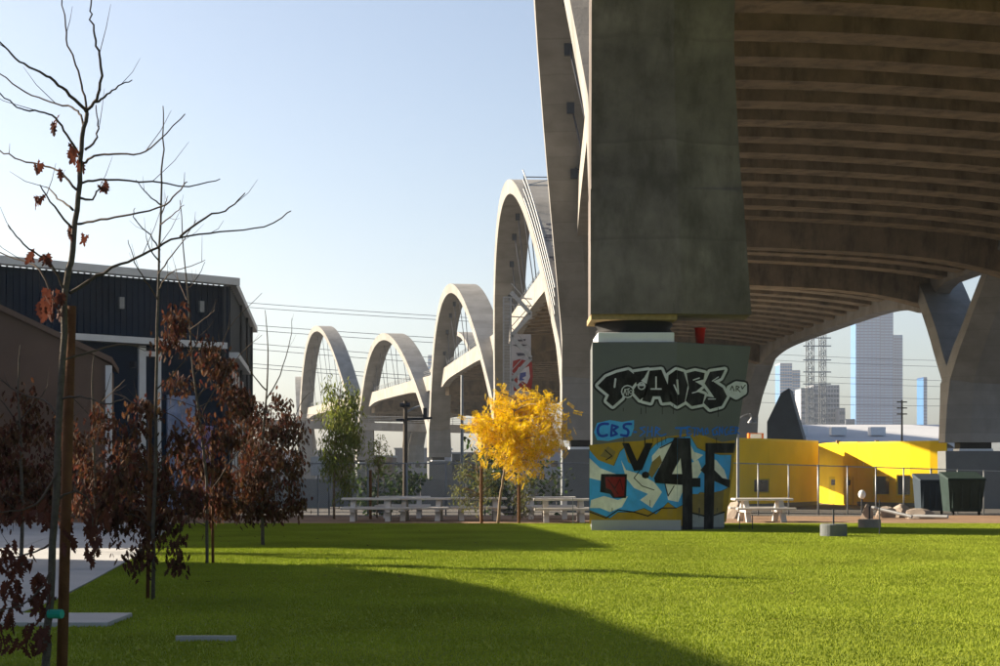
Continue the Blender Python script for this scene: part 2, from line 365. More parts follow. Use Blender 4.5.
pedestal(0, 5, 'small far pedestal under the forked leg behind the green tree'); pedestal(1, 1, 'grey pedestal of the nearest right hand leg beyond the right edge'); pedestal(1, 4, 'grey pedestal of the far right hand leg behind the graffiti block'); pedestal(0, 6, 'farthest small pedestal behind the brown oak'); pedestal(0, 0, 'grey pedestal of the leg behind the camera')
pedestal(1, 3, 'grey pedestal far behind the fence just right of the graffiti block')

# the near pedestal with graffiti: drawn on its two front faces
ZT = 4.98; XL = 2.43; D0 = 44.85
FOLD = 677.0
xf = (FOLD - 500) * D0 / F
NB = Vector((0, 0, 0))
A_b, A_t = Vector((XL, D0, -.1)), Vector((XL, D0, ZT)); Fo_b, Fo_t = Vector((xf, D0, -.1)), Vector((xf, D0, ZT))
R_t = px(751, 349, 46.4); R_t.z = ZT
_d = Vector((R_t.x - xf, R_t.y - D0)); _k = (723 - 500) / F; _t = (xf - _k * D0) / (_k * _d.y - _d.x); R_b = Vector((xf + _d.x * _t, D0 + _d.y * _t, -.1))
ped = empty('bridge_pedestal', (XL, D0, 0), 'large grey concrete pedestal covered in bubble letter and wildstyle graffiti on the lawn', 'pedestal', 'concrete pedestals under the viaduct legs')
bk = 2.9
pm = MB(); q = [A_b, Fo_b, R_b, R_b + Vector((-.2, bk, 0)), A_b + Vector((.11, bk, 0))]; q2 = [A_t, Fo_t, R_t, R_t + Vector((-.3, bk - .6, 0)), A_t + Vector((.11, bk, 0))]
pm.loft([q, q2]); pm.build('block', M['pedestal'], ped, bevel=.025)
pl_ = MB(); pl_.loft([[A_b + Vector((-.02, -.05, 0)), Fo_b + Vector((.1, -.05, 0)), Fo_b + Vector((.1, -.001, 0)), A_b + Vector((-.02, -.001, 0))], [A_b + Vector((-.02, -.05, .38)), Fo_b + Vector((.1, -.05, .38)), Fo_b + Vector((.1, -.001, .38)), A_b + Vector((-.02, -.001, .38))]])
pl_.build('plinth', M['path'], ped)
def quadbox(x0, x1, y0, y1, z0, z1): return MB().box(((x0 + x1) / 2, (y0 + y1) / 2, (z0 + z1) / 2), (x1 - x0, y1 - y0, z1 - z0))
quadbox(XL + .16, xf - .06, D0 + .1, D0 + 2.4, ZT - .01, ZT + .26).build('bearing_plate', M['white'], ped, bevel=.02)
MB().lathe((XL + 1.2, D0 + 1.3, ZT + .24), [(1.0, 0), (1.05, .1), (.98, .2), (1.06, .3), (1.0, .45)], 28).build('bearing', M['black'], ped, smooth=True)
quadbox(XL - .02, xf + .02, D0 + .12, D0 + 2.3, 5.58, 5.735).build('timber_form', M['wood'], ped)
# graffiti mapping
nA = Vector((0, -1, 0)); nBp = (R_t - Fo_b).cross(Fo_t - Fo_b).normalized()
if nBp.y > 0: nBp = -nBp
PEDPLANES = ((A_b, nA), (Fo_b, nBp))
def on_face(x, y, k, off):
    p0, nn = PEDPLANES[k]; o_ = Vector((0, 0, EYE)); dr = Vector(((x - 500) / F, 1, (HOR - y) / F)); t = (p0 - o_).dot(nn) / dr.dot(nn)
    return o_ + dr * t + nn * off
PAINT = {}
def paint(c):
    if c not in PAINT: PAINT[c] = mat('spray paint %02d' % len(PAINT), c, .6, .15, 3, stain=(4.0, .22, (.16, .17, .17)))
    return PAINT[c]
def decal(name, polys, off, col, parent, planes=True, step=.00012):
    """flat sprayed shapes: polygons in photo measure laid on the pedestal's faces"""
    bm = bmesh.new(); li = 0
    for pi_, poly in enumerate(polys):
        b2 = bmesh.new(); vv = [b2.verts.new((x, y, 0)) for x, y in poly]
        try: b2.faces.new(vv)
        except ValueError: b2.free(); continue
        bmesh.ops.bisect_plane(b2, geom=b2.verts[:] + b2.edges[:] + b2.faces[:], plane_co=(FOLD, 0, 0), plane_no=(1, 0, 0))
        bmesh.ops.split_edges(b2, edges=[e for e in b2.edges if all(abs(v.co.x - FOLD) < .01 for v in e.verts)])
        sides = [0 if sum(f.calc_center_median().x for f in v.link_faces) / max(len(v.link_faces), 1) < FOLD else 1 for v in b2.verts]
        for v, k_ in zip(b2.verts[:], sides): v.co = on_face(v.co.x, v.co.y, k_, off + pi_ * step)
        tmp = bpy.data.meshes.new('t'); b2.to_mesh(tmp); bm.from_mesh(tmp); bpy.data.meshes.remove(tmp); b2.free()
    me = bpy.data.meshes.new(name); bm.to_mesh(me); bm.free(); me.materials.append(paint(col)); return put(name, me, parent)
def stroke(pts, wd, closed=False, cap=True):
    """outline polygons of a thick polyline: a quad for each leg and a disc at each bend"""
    out = []; pts = list(pts) + ([pts[0]] if closed else [])
    for (x0, y0), (x1, y1) in zip(pts, pts[1:]):
        l = math.hypot(x1 - x0, y1 - y0) or 1; nx, ny = -(y1 - y0) / l * wd / 2, (x1 - x0) / l * wd / 2
        out.append([(x0 + nx, y0 + ny), (x1 + nx, y1 + ny), (x1 - nx, y1 - ny), (x0 - nx, y0 - ny)])
    for i_, (x, y) in enumerate(pts):
        if cap or 0 < i_ < len(pts) - 1: out.append([(x + wd / 2 * math.cos(k * .7854), y + wd / 2 * math.sin(k * .7854)) for k in range(8)])
    return out
def bez(p0, p1, p2, n=6): return [((1 - t) ** 2 * p0[0] + 2 * t * (1 - t) * p1[0] + t * t * p2[0], (1 - t) ** 2 * p0[1] + 2 * t * (1 - t) * p1[1] + t * t * p2[1]) for t in [k / n for k in range(n + 1)]]
BLK, SIL, DARK, SKY, DBLUE, OCH, WHT, RED, GRY = (.004, .004, .005), (.62, .64, .70), (.015, .016, .02), (.07, .40, .88), (.015, .06, .45), (.40, .25, .02), (.78, .77, .72), (.20, .008, .006), (.36, .37, .36)
gp = decal('throw_up', [], .003, DARK, ped)
# outer cloud of the upper piece (dark halo, pale outline), then each bubble letter
halo = [(595, 392), (600, 380), (612, 372), (628, 367), (640, 368), (650, 366), (662, 369), (676, 367), (690, 370), (700, 368), (712, 371), (722, 367), (727, 376), (729, 384), (745, 381), (746, 394), (737, 399), (726, 397), (722, 406), (712, 411), (700, 409), (690, 409), (676, 407), (664, 404), (652, 407), (640, 403), (628, 404), (614, 414), (603, 402)]
def grow(poly, k):
    cx = sum(p[0] for p in poly) / len(poly); cy = sum(p[1] for p in poly) / len(poly); out = []
    for x, y in poly:
        l = math.hypot((x - cx) * .35, y - cy) or 1; out.append((x + (x - cx) * .35 / l * k, y + (y - cy) / l * k))
    return out
def letter(name, polys, off, col, parent=gp): return decal(name, polys, off, col, parent)
L_P = [(599, 385.6), (607, 377.5), (617, 373.5), (627.7, 371), (634, 375.7), (635, 382), (631, 387), (623, 390), (622, 397), (613, 405), (607, 400), (609.5, 394.5), (601.6, 388)]
L_E = [(634, 373), (648, 371), (644, 378), (641, 381), (648, 385), (646, 394), (640, 399), (633, 391), (637, 385)]
L_A = [(650, 372), (661, 371), (667, 385), (672, 401), (662, 402), (660, 396), (653, 396), (651, 402), (643, 400), (647, 386)]
L_D = [(669, 376), (676, 371), (683, 373), (687, 385), (684, 401), (677, 405), (671, 401), (668, 388)]
L_2 = [(687, 374), (695, 372), (704, 374), (703, 380), (695, 382), (702, 386), (696, 391), (704, 394), (702, 403), (692, 405), (686, 400), (689, 388)]
L_S = [(710, 373), (724, 371), (720, 379), (713, 382), (722, 388), (726, 396), (721, 405), (710, 408), (704, 402), (707, 396), (714, 397), (710, 391), (705, 384)]
def fat(poly, k):
    cx = sum(p[0] for p in poly) / len(poly); cy = sum(p[1] for p in poly) / len(poly); return [(cx + (x - cx) * k, cy + (y - cy) * k) for x, y in poly]
TAGP = [(729, 388), (736, 384), (744, 385), (744, 392), (736, 397), (729, 393)]
allp = [fat(q_, 1.07) for q_ in (L_P, L_E, L_A, L_D, L_2, L_S)] + [TAGP]
decal('outline_halo', [q2_ for q_ in allp for q2_ in [q_] + stroke(q_, 9.5, True)], .0032, DARK, gp, step=.00002); decal('outline', [q2_ for q_ in allp for q2_ in [q_] + stroke(q_, 5.6, True)], .0062, SIL, gp, step=.00002)
for nm, pl in (('letter_p', L_P), ('letter_e', L_E), ('letter_a', L_A), ('letter_d', L_D), ('letter_e', L_2), ('letter_s', L_S)):
    letter(nm, [fat(pl, 1.07)], .0095, BLK)
cuts = stroke([(615.5, 379), (614.5, 387)], 1.9) + stroke([(638, 385), (644, 385)], 2.2) + stroke([(656, 377), (656, 389), (651, 389), (661, 389)], 1.5) \
    + stroke([(677, 380), (678, 394), (674, 385)], 1.4) + stroke([(693, 380), (699, 378)], 1.2) + stroke([(692, 393), (699, 391)], 1.2) + stroke([(712, 381), (718, 377)], 1.1) + stroke([(708, 399), (715, 399)], 1.1)
letter('highlight', cuts, .012, SIL)
tg = [(729, 388), (736, 384), (744, 385), (744, 392), (736, 397), (729, 393)]
ring = lambda cx, cy, r_: [(cx + r_ * math.cos(k * .5236), cy + r_ * math.sin(k * .5236)) for k in range(12)]
letter('letter_disc', [ring(627.5, 391.5, 6.6)], .0126, SIL); letter('letter_disc', [ring(627.5, 391.5, 5.4)], .0140, BLK); letter('disc_letters', stroke([(623.5, 395), (625, 389), (626.5, 395)], .8) + stroke([(626, 389.5), (629.5, 388.5)], .8) + stroke([(628, 389), (628, 395)], .8) + stroke(ring(630.8, 392, 1.6), .7, True), .0155, SIL)
letter('letter_dot', stroke(ring(641.5, 386, 3.4), 1.3, True), .0128, SIL)
letter('small_tag', stroke([(730, 390), (732, 386), (734, 391)], .9) + stroke([(736, 391), (736, 386), (739, 387), (737, 389), (740, 392)], .9) + stroke([(741, 386), (742, 389), (745, 385)], .9), .010, BLK)
# middle row
midp = decal('blue_tags', [], .003, SKY, ped)
letter('cloud', [[(594, 432), (597, 423), (610, 420), (622, 422), (634, 420), (634, 428), (631, 436), (620, 438), (608, 441), (597, 440)]], .004, SKY, midp)
letter('letters', stroke(bez((608, 424), (596, 422), (598, 433)) + bez((598, 433), (600, 438), (607, 435)), 2.6) + stroke([(612, 425), (611, 436), (617, 434), (613, 430), (618, 427), (612, 425)], 2.2) + stroke(bez((631, 424), (622, 423), (624, 428)) + bez((624, 428), (631, 430), (627, 436)) + [(621, 435)], 2.4), .007, DBLUE, midp)
tb = stroke([(634, 432), (636, 432)], 2) + stroke([(645, 427), (640, 428), (645, 432), (640, 436)], 1.3) + stroke([(648, 427), (647, 436)], 1.3) + stroke([(652, 427), (652, 436)], 1.3) + stroke([(648, 432), (652, 431)], 1.2) + stroke([(655, 436), (656, 427), (660, 429), (656, 432), (661, 436), (666, 434)], 1.3)
tb += stroke([(676, 428), (686, 428)], 2.2) + stroke([(681, 428), (680, 436)], 2) + stroke([(690, 427), (687, 427), (687, 435), (691, 434)], 1.6) + stroke([(687, 431), (690, 431)], 1.2) + stroke([(692, 428), (697, 428)], 1.4) + stroke([(695, 428), (694, 436)], 1.4) + stroke([(697, 435), (698, 428), (700, 432), (702, 428), (703, 435)], 1.3) + stroke([(705, 430), (707, 428), (708, 433), (705, 434), (705, 430)], 1.3)
tb += stroke([(717, 427), (712, 430), (713, 435), (717, 434), (716, 431)], 1.4) + stroke([(719, 435), (719, 427), (722, 434), (722, 427)], 1.2) + stroke([(727, 427), (724, 430), (725, 435), (728, 434), (728, 431)], 1.2) + stroke([(733, 427), (730, 427), (730, 434), (734, 433)], 1.2) + stroke([(730, 430), (733, 430)], 1.1) + stroke([(735, 434), (735, 427), (738, 428), (735, 431), (739, 434)], 1.2)
letter('tag_letters', tb, .006, (.02, .16, .65), midp)
# lower wildstyle
lowp = decal('wildstyle', [], .003, OCH, ped)
rb = 725
letter('ochre_ground', [[(589.4, 445), (600, 444), (618, 442), (640, 441), (655, 438), (672, 436), (690, 433), (705, 436), (722, 442), (735, 440), (733, 470), (728, 505), (726, 522), (680, 526), (660, 524), (589.4, 524)]], .004, OCH, lowp)
bl = [[(589.4, 450), (598, 460), (614, 466), (620, 452), (624, 448), (628, 462), (640, 470), (648, 452), (656, 444), (668, 438), (677, 438), (690, 436), (697, 448), (706, 452), (720, 455), (731, 455), (730, 470), (727, 488), (714, 494), (700, 492), (692, 500), (676, 508), (668, 502), (656, 514), (644, 508), (632, 512), (618, 512), (610, 518), (589.4, 510)]]
letter('blue_outline', [grow(bl[0], .5)], .0055, DARK, lowp); letter('blue_fill', bl, .007, (.06, .36, .80), lowp)
wh = [[(589.4, 458), (600, 468), (616, 474), (606, 482), (589.4, 478)], [(621, 460), (626, 470), (640, 474), (654, 482), (662, 492), (652, 508), (640, 500), (648, 494), (634, 488), (626, 478)], [(652, 456), (660, 447), (673, 441), (675, 450), (668, 462), (660, 468), (652, 466)], [(591, 500), (604, 496), (618, 500), (628, 496), (622, 507), (610, 512), (600, 508), (590, 508)],
      [(664, 478), (672, 484), (678, 478), (684, 488), (678, 502), (668, 500)], [(688, 440), (694, 452), (703, 455), (694, 462), (687, 452)], [(706, 458), (716, 460), (724, 470), (728, 482), (718, 478), (710, 470)], [(688, 464), (698, 460), (702, 470), (696, 480), (688, 476)]]
letter('white_fill', wh, .009, WHT, lowp)
och2 = [[(648, 474), (652, 462), (660, 455), (662, 462), (656, 472), (652, 478)], [(692, 494), (706, 494), (724, 490), (722, 512), (706, 516), (692, 512)], [(608, 446), (616, 452), (612, 460), (600, 456)]]
letter('ochre_fill', och2, .0105, (.24, .17, .05), lowp)
letter('grey_patch', [[(692, 514), (706, 516), (724, 512), (724, 527), (692, 527)]], .0105, GRY, lowp)
letter('ink_line', stroke([(605, 450), (612, 456), (606, 460)], 1.0) + stroke([(640, 470), (634, 478), (642, 486), (654, 490)], .9) + stroke([(664, 480), (668, 496), (674, 486)], 1) + stroke([(692, 513), (708, 517), (724, 512)], 1.6) + stroke([(660, 448), (676, 440)], 1.2) + stroke([(590, 512), (606, 518), (618, 510), (634, 512), (648, 516), (662, 508), (676, 508)], 1.2), .012, BLK, lowp)
letter('red_patch', [[(601, 474), (627, 474), (626, 498), (613, 498), (610, 494), (600, 492)]], .013, BLK, lowp)
letter('red_square', [[(605, 477), (625, 477), (624, 496), (615, 497), (611, 490), (606, 488)]], .0145, RED, lowp)
letter('red_scribble', stroke([(608, 480), (615, 488), (620, 479), (623, 490)], 1.1) + stroke([(611, 484), (618, 494)], 1), .016, (.05, .002, .002), lowp)
letter('letter_v', [[(622, 443), (629, 443), (637, 461), (646, 443), (653, 443), (642, 470), (634, 471)]], .018, BLK, lowp)
letter('letter_four', [[(674, 438), (690, 438), (692, 478), (700, 478), (700, 487), (692, 487), (692, 530.5), (682, 530.5), (682, 485), (655, 483), (654, 478)]], .0195, BLK, lowp)
letter('four_gap', [[(680, 458), (681.5, 474), (672, 474)]], .0215, WHT, lowp)
letter('letter_f', [[(705, 443), (734.5, 443), (733, 453), (714, 453), (714, 470), (722, 478), (730, 480), (729, 488), (714, 481), (713, 530.5), (703.5, 530.5), (704, 474), (700, 470), (705, 464)]], .018, BLK, lowp)
letter('ink_dot', stroke([(645, 475), (646, 475)], 7), .018, BLK, lowp)
rd_ = random.Random(2)
letter('drip', [q_ for k in range(16) for q_ in stroke([(x_, y_), (x_, y_ + rd_.uniform(3, 12))], .5) for x_, y_ in [(0, 0)]] if False else [q_ for x_, y_, l_ in [(rd_.uniform(602, 722), rd_.choice((406, 408, 405, 437, 438, 500, 508)), rd_.uniform(3, 9)) for _ in range(22)] for q_ in stroke([(x_, y_), (x_, y_ + l_)], .55)], .0225, BLK, lowp)
# the red bucket on the pedestal
bp_ = px(700, 347, 46.2); bp_.z = ZT
bu = empty('bucket', bp_, 'red plastic bucket standing on top of the graffiti pedestal', 'bucket')
MB().lathe(bp_, [(.10, 0), (.15, .44), (.165, .45), (.165, .48), (.14, .48), (.10, .05)], 20).build('shell', M['red'], bu, smooth=True)
MB().tube([bp_ + Vector((.16 * math.cos(t), -.05 - .1 * math.sin(t) if False else -.02, .46 + .16 * math.sin(t) * -.9)) for t in [k * math.pi / 8 for k in range(9)]], .008, 5).build('handle', M['steel'], bu)

# ------------------------------------------------------------------ trees
def oak_leaf(n=3):
    up = [(0, 0), (.05, .12), (.20, .20), (.10, .30), (.27, .45), (.13, .50), (.24, .70), (.10, .72), (.10, .88), (0, 1)]
    pts = [(x, y, .12 * abs(x)) for x, y in up] + [(-x, y, .12 * abs(x)) for x, y in up[-2:0:-1]]
    return np.array(pts), [tuple(range(10)), (0,) + tuple(range(9, 18))]
def lance(wd=.16): return np.array([(0, 0, 0), (wd / 2, .35, .02), (wd * .4, .7, .03), (0, 1, 0), (-wd * .4, .7, .03), (-wd / 2, .35, .02)]), [(0, 1, 2, 3, 4, 5)]
def pinnate(k=7):                                    # a feathery compound leaf: paired leaflets on a thin midrib
    v, f = [], []
    for i in range(k):
        y = .15 + .85 * i / k
        for sx in (-1, 1):
            o_ = len(v); v += [(0, y, 0), (sx * .10, y + .02, -.01), (sx * .26, y + .12, -.05), (sx * .10, y + .11, -.01)]; f.append((o_, o_ + 1, o_ + 2, o_ + 3))
    return np.array(v), f
def scatter(name, tmpl, pos, size, m, parent, droop=.7, kind=None, seed=0):
    """one foliage mesh: a leaf shape set at every given point, hanging or tilted"""
    r = np.random.default_rng(seed); tv, tf = tmpl; pos = np.asarray(pos, float); n = len(pos)
    ax = r.normal(size=(n, 3)); ax /= np.linalg.norm(ax, axis=1, keepdims=True); ax[:, 2] -= droop * 2; ax /= np.linalg.norm(ax, axis=1, keepdims=True)
    rd = r.normal(size=(n, 3)); bx = np.cross(ax, rd); bx /= np.linalg.norm(bx, axis=1, keepdims=True); cx = np.cross(ax, bx)
    sz = size * r.uniform(.65, 1.25, n)
    V = pos[:, None, :] + sz[:, None, None] * (tv[None, :, 0:1] * bx[:, None, :] + tv[None, :, 1:2] * ax[:, None, :] + tv[None, :, 2:3] * cx[:, None, :])
    nv = len(tv); faces = [tuple(int(i * nv + k) for k in f) for i in range(n) for f in tf]
    me = bpy.data.meshes.new(name); me.from_pydata(V.reshape(-1, 3).tolist(), [], faces); me.materials.append(m)
    o_ = put(name, me, parent)
    if kind: o_['kind'] = kind
    return o_
def smooth_path(pts, n=4):
    pts = [Vector(p) for p in pts]; out = []
    for i in range(len(pts) - 1):
        p0, p1, p2, p3 = pts[max(i - 1, 0)], pts[i], pts[i + 1], pts[min(i + 2, len(pts) - 1)]
        for k in range(n):
            t = k / n; out.append(.5 * ((2 * p1) + (-p0 + p2) * t + (2 * p0 - 5 * p1 + 4 * p2 - p3) * t * t + (-p0 + 3 * p1 - 3 * p2 + p3) * t ** 3))
    return out + [pts[-1]]
def traced(mb, pts, D, r0, r1, slope=0.0, n=6, twigs=0):
    """a limb through measured points that also runs away from or towards the viewer"""
    P_ = [px(x, y, D + slope * i / max(len(pts) - 1, 1)) for i, (x, y) in enumerate(pts)]; P_ = smooth_path(P_, 4); m_ = len(P_); P_ = [p_ + Vector([random.gauss(0, min(r0 * .45, .006)) for _ in range(3)]) if 0 < k_ < m_ - 1 else p_ for k_, p_ in enumerate(P_)]
    mb.tube(P_, [r0 + (r1 - r0) * i / (m_ - 1) for i in range(m_)], n)
    for k in range(twigs):
        i = random.randint(m_ // 3, m_ - 2); d_ = (P_[i + 1] - P_[i]).normalized(); q = Vector([random.gauss(0, 1) for _ in range(3)]).normalized(); q = (d_ * 1.2 + q * .8 + Vector((0, 0, .3))).normalized(); l = random.uniform(.1, .35)
        mb.tube([P_[i], P_[i] + q * l * .6 + Vector((0, 0, .02)), P_[i] + q * l + Vector((0, 0, .07))], [r1 * .8, r1 * .6, r1 * .3], 4)
    return P_
def stake_post(D, x0, y0, x1, y1, wd, label):
    a_, b_ = px(x0, y0, D), px(x1, y1, D); a_.z = -.2
    s_ = empty('tree_stake', (a_.x, a_.y, 0), label, 'stake', 'stakes beside the young oaks')
    MB().tube([a_, a_.lerp(b_, .5), b_], [wd, wd * .97, wd * .95], 10).build('post', M['stake'], s_, smooth=True)
    return s_
# nearest oak, bare at the top
D1 = 11.0
t1 = empty('oak_tree', px(42, 717, D1), 'nearest slim bare topped oak with long curving twigs at the left edge', 'tree', 'young oaks on the left')
mb = MB(); traced(mb, [(42, 722), (46, 660), (50, 600), (57, 470), (66, 300), (72, 250), (78, 195), (82, 150), (87, 113)], D1, .029, .013, 0, 9); mb.build('trunk', M['bark'], t1, smooth=True)
BR = [[(87, 113), (83, 90), (76, 65), (68, 45), (65, 20), (62, 0), (60, -30)], [(87, 113), (96, 100), (101, 80), (101, 60), (96, 40), (92, 20), (92, 0), (94, -40)], [(87, 113), (70, 95), (55, 82), (35, 70), (15, 57), (0, 42), (-25, 22)],
      [(84, 130), (80, 115), (72, 108), (50, 102), (25, 92), (0, 73), (-20, 55)], [(80, 157), (70, 140), (58, 122), (45, 113), (25, 110), (10, 102), (-12, 84)], [(96, 102), (107, 95), (118, 86), (132, 80)], [(85, 150), (95, 140), (98, 125), (96, 105)],
      [(84, 163), (95, 156), (115, 154), (140, 153), (160, 140), (185, 114)], [(82, 183), (100, 180), (140, 181), (190, 186), (220, 179)], [(78, 224), (100, 220), (130, 214), (165, 205), (180, 190), (187, 182)],
      [(70, 293), (90, 280), (120, 265), (150, 252), (180, 237), (220, 232), (265, 226), (291, 211)], [(180, 237), (205, 218), (230, 208), (245, 193)], [(77, 190), (60, 172), (45, 166), (20, 160), (0, 150), (-25, 138)],
      [(72, 228), (55, 208), (40, 185)], [(73, 210), (58, 198), (46, 187)], [(80, 198), (92, 199), (98, 190), (104, 184)], [(64, 290), (50, 262), (38, 255), (20, 240), (8, 225)], [(62, 320), (40, 270), (15, 258), (-15, 248)],
      [(58, 470), (40, 500), (18, 510), (-10, 512)], [(54, 540), (40, 550), (20, 556), (-5, 560)], [(52, 570), (40, 590), (20, 605), (-5, 612)], [(56, 500), (75, 492), (90, 505), (94, 560)], [(60, 420), (45, 400), (25, 395), (0, 380)], [(61, 400), (80, 396), (105, 404), (125, 398)], [(63, 360), (90, 352), (120, 345), (148, 348)]]
SL = [.5, -.4, -.6, .7, -.5, .2, .1, -.5, .6, -.7, .4, .2, .6, -.4, .5, .1, -.4, .5, -.3, .4, -.4, .2, .5, -.4, .6]
for k, b_ in enumerate(BR):
    mb = MB(); st = SL[10] * 4 / 7 if k == 11 else 0
    r0 = .0085 if k not in (2, 10, 1) else .0115
    P_ = traced(mb, b_, D1 + st, r0, .0035, SL[k], 6, 3 if k in (10, 18, 19, 20, 22) else 1); mb.build('branch', M['twig'], t1, smooth=True)
ml = oak_leaf(); leaf_me = bpy.data.meshes.new('leaf'); leaf_me.from_pydata((ml[0] * np.array([1, 1, 1.2])).tolist(), [], ml[1]); leaf_me.materials.append(M['oakleaf'])
LC = [(53, 124, 5, 5, 4, 0), (72, 156, 4, 7, 5, 0), (80, 168, 3, 4, 3, 0), (38, 168, 3, 3, 3, 0), (61, 173, 2, 3, 2, 0), (38, 201, 4, 5, 5, .0), (103, 186, 4, 5, 5, 0), (71, 236, 3, 6, 4, 0), (84, 236, 2, 5, 2, 0), (29, 258, 3, 4, 3, 0), (45, 260, 5, 6, 5, 0),
      (52, 306, 13, 14, 34, 0), (15, 560, 20, 16, 36, .1), (10, 602, 14, 22, 34, .1), (40, 598, 12, 22, 36, 0), (33, 640, 18, 13, 24, -.1), (93, 535, 8, 32, 34, .15), (70, 540, 9, 14, 9, .1), (12, 516, 22, 9, 24, .2), (44, 516, 8, 12, 12, 0), (105, 520, 5, 7, 6, .1), (8, 640, 10, 18, 14, 0)]
for (cx, cy, rx, ry, n_, dd) in LC:
    for _ in range(n_):
        u_ = random.uniform(0, 2 * math.pi); rr = math.sqrt(random.random()); P_ = px(cx + rx * rr * math.cos(u_), cy + ry * rr * math.sin(u_), D1 + dd + random.uniform(-.3, .3))
        o_ = put('leaf', leaf_me, t1); ax = Vector((random.gauss(0, .5), random.gauss(0, .5), -1)).normalized(); q = ax.to_track_quat('Y', 'Z') @ Matrix.Rotation(random.uniform(0, 6.28), 4, 'Y').to_quaternion()
        s_ = random.uniform(.075, .125); o_.matrix_basis = Matrix.LocRotScale(P_ - ax * s_ * .5, q, (s_, s_, s_))
MB().tube([px(49, 614, D1 - .05), px(62, 614, D1 - .08)], .03, 8).build('tie', M['teal'], t1)
stake_post(D1 + .12, 60, 722, 71, 306, .036, 'thick brown wooden stake beside the nearest bare oak')
def oak(name_label, base, D, trunk, branches, clusters, size, tr=.035, twigs=2, dens=3):
    t_ = empty('oak_tree', px(*base, D), name_label, 'tree', 'young oaks on the left'); t_.location.z = 0
    tp = trunk; mb = MB(); tp3 = traced(mb, tp, D, tr, .006, 0, 8); mb.build('trunk', M['bark'], t_, smooth=True)
    mb = MB()
    for k, b_ in enumerate(branches): traced(mb, b_, D, tr * .42, .004, random.uniform(-.9, .9), 5, twigs)
    pos = []
    for (cx, cy, rx, ry, n_) in clusters:
        c_ = px(cx, cy, D + random.uniform(-.5, .5)); near_ = min(tp3, key=lambda p_: (p_ - c_).length + max(0, p_.z - c_.z) * 1.5)
        mid = near_.lerp(c_, .5) + Vector((0, 0, .12)); mb.tube(smooth_path([near_, mid, c_], 3), [tr * .35] + [tr * .25] * 5 + [.004], 5)
        K = max(3, n_ * dens // 14); sub = []
        for _ in range(K):
            v_ = Vector([random.gauss(0, 1) for _ in range(3)]).normalized() * random.random() ** .4
            sub.append(c_ + Vector((v_.x * rx * D / F, v_.y * max(rx, ry) * D / F * .9, v_.z * ry * D / F)))
        for s_ in sub:
            mb.tube([c_.lerp(s_, .1), c_.lerp(s_, .6) + Vector((0, 0, .04)), s_], [.005, .004, .003], 4)
            for _ in range(14 if n_ >= 14 else n_): pos.append(s_ + Vector([random.gauss(0, size * .75) for _ in range(3)]))
    mb.build('branches', M['twig'], t_)
    scatter('leaves', oak_leaf(), pos, size, M['oakleaf'], t_, .8, 'stuff', seed=int(D * 7))
    return t_
oak('tall thin oak with a bare whip leader in front of the navy building', (153, 600), 21.0, [(153, 602), (154, 500), (156, 400), (158, 300), (161, 200), (163, 150), (163, 106)],
    [[(158, 275), (172, 255), (184, 240), (196, 220)], [(160, 250), (150, 235), (135, 220), (135, 208)], [(160, 225), (172, 215), (184, 205)], [(161, 205), (148, 195), (136, 180)], [(159, 290), (168, 275), (185, 268), (205, 260)], [(158, 300), (145, 280), (135, 262), (128, 240)], [(156, 390), (175, 372), (192, 350), (200, 335)], [(155, 470), (180, 440), (205, 425)], [(156, 420), (130, 400), (112, 392)], [(160, 262), (150, 250), (146, 236)], [(161, 215), (165, 205), (168, 196)]],
    [(138, 555, 24, 14, 60), (128, 512, 20, 16, 70), (165, 520, 22, 20, 90), (150, 470, 26, 22, 80), (176, 440, 18, 14, 40), (130, 432, 16, 14, 34), (118, 470, 16, 20, 50), (178, 556, 14, 10, 30), (140, 405, 12, 10, 22), (112, 520, 18, 16, 60), (190, 500, 14, 20, 50), (100, 500, 16, 18, 40)], .10, .026)
oak('copper leaved oak whose leaves catch the sun beside the mural door', (205, 566), 29.0, [(207, 566), (206, 480), (200, 420), (193, 370), (188, 300), (183, 240), (180, 200)],
    [[(200, 420), (215, 390), (240, 355), (262, 335)], [(196, 400), (215, 370), (228, 330), (262, 293)], [(190, 330), (205, 318), (215, 310)], [(203, 450), (180, 420), (150, 405), (135, 398)], [(186, 290), (196, 280), (205, 262)], [(187, 300), (178, 280), (175, 265)], [(206, 500), (225, 470), (250, 440), (275, 420)]],
    [(178, 318, 14, 12, 60), (170, 345, 10, 16, 50), (216, 366, 18, 14, 100), (230, 390, 14, 10, 60), (178, 386, 14, 12, 45), (205, 345, 10, 10, 34), (186, 460, 18, 18, 80), (214, 470, 22, 22, 130), (226, 438, 20, 18, 110), (240, 402, 16, 14, 80), (192, 500, 20, 16, 90), (222, 505, 24, 14, 110), (140, 404, 10, 7, 24), (200, 420, 14, 12, 40), (160, 490, 18, 22, 90), (150, 520, 20, 12, 80)], .11, .028)
oak('low dense brown leaved oak at the lawn edge by the green tree', (262, 546), 36.0, [(263, 546), (262, 500), (262, 450), (266, 400), (268, 350), (265, 310)],
    [[(263, 470), (285, 440), (300, 405), (310, 392)], [(266, 400), (280, 375), (290, 340), (292, 318)], [(266, 390), (250, 370), (246, 345)], [(262, 480), (240, 450), (228, 425)]],
    [(262, 440, 26, 24, 340), (282, 470, 24, 22, 340), (252, 480, 26, 24, 340), (272, 505, 30, 14, 300), (240, 505, 20, 14, 180), (286, 430, 18, 20, 200), (250, 410, 16, 14, 120), (296, 500, 10, 14, 90), (276, 405, 12, 10, 70), (298, 440, 6, 24, 70), (256, 455, 28, 30, 200)], .12, .04, dens=2)
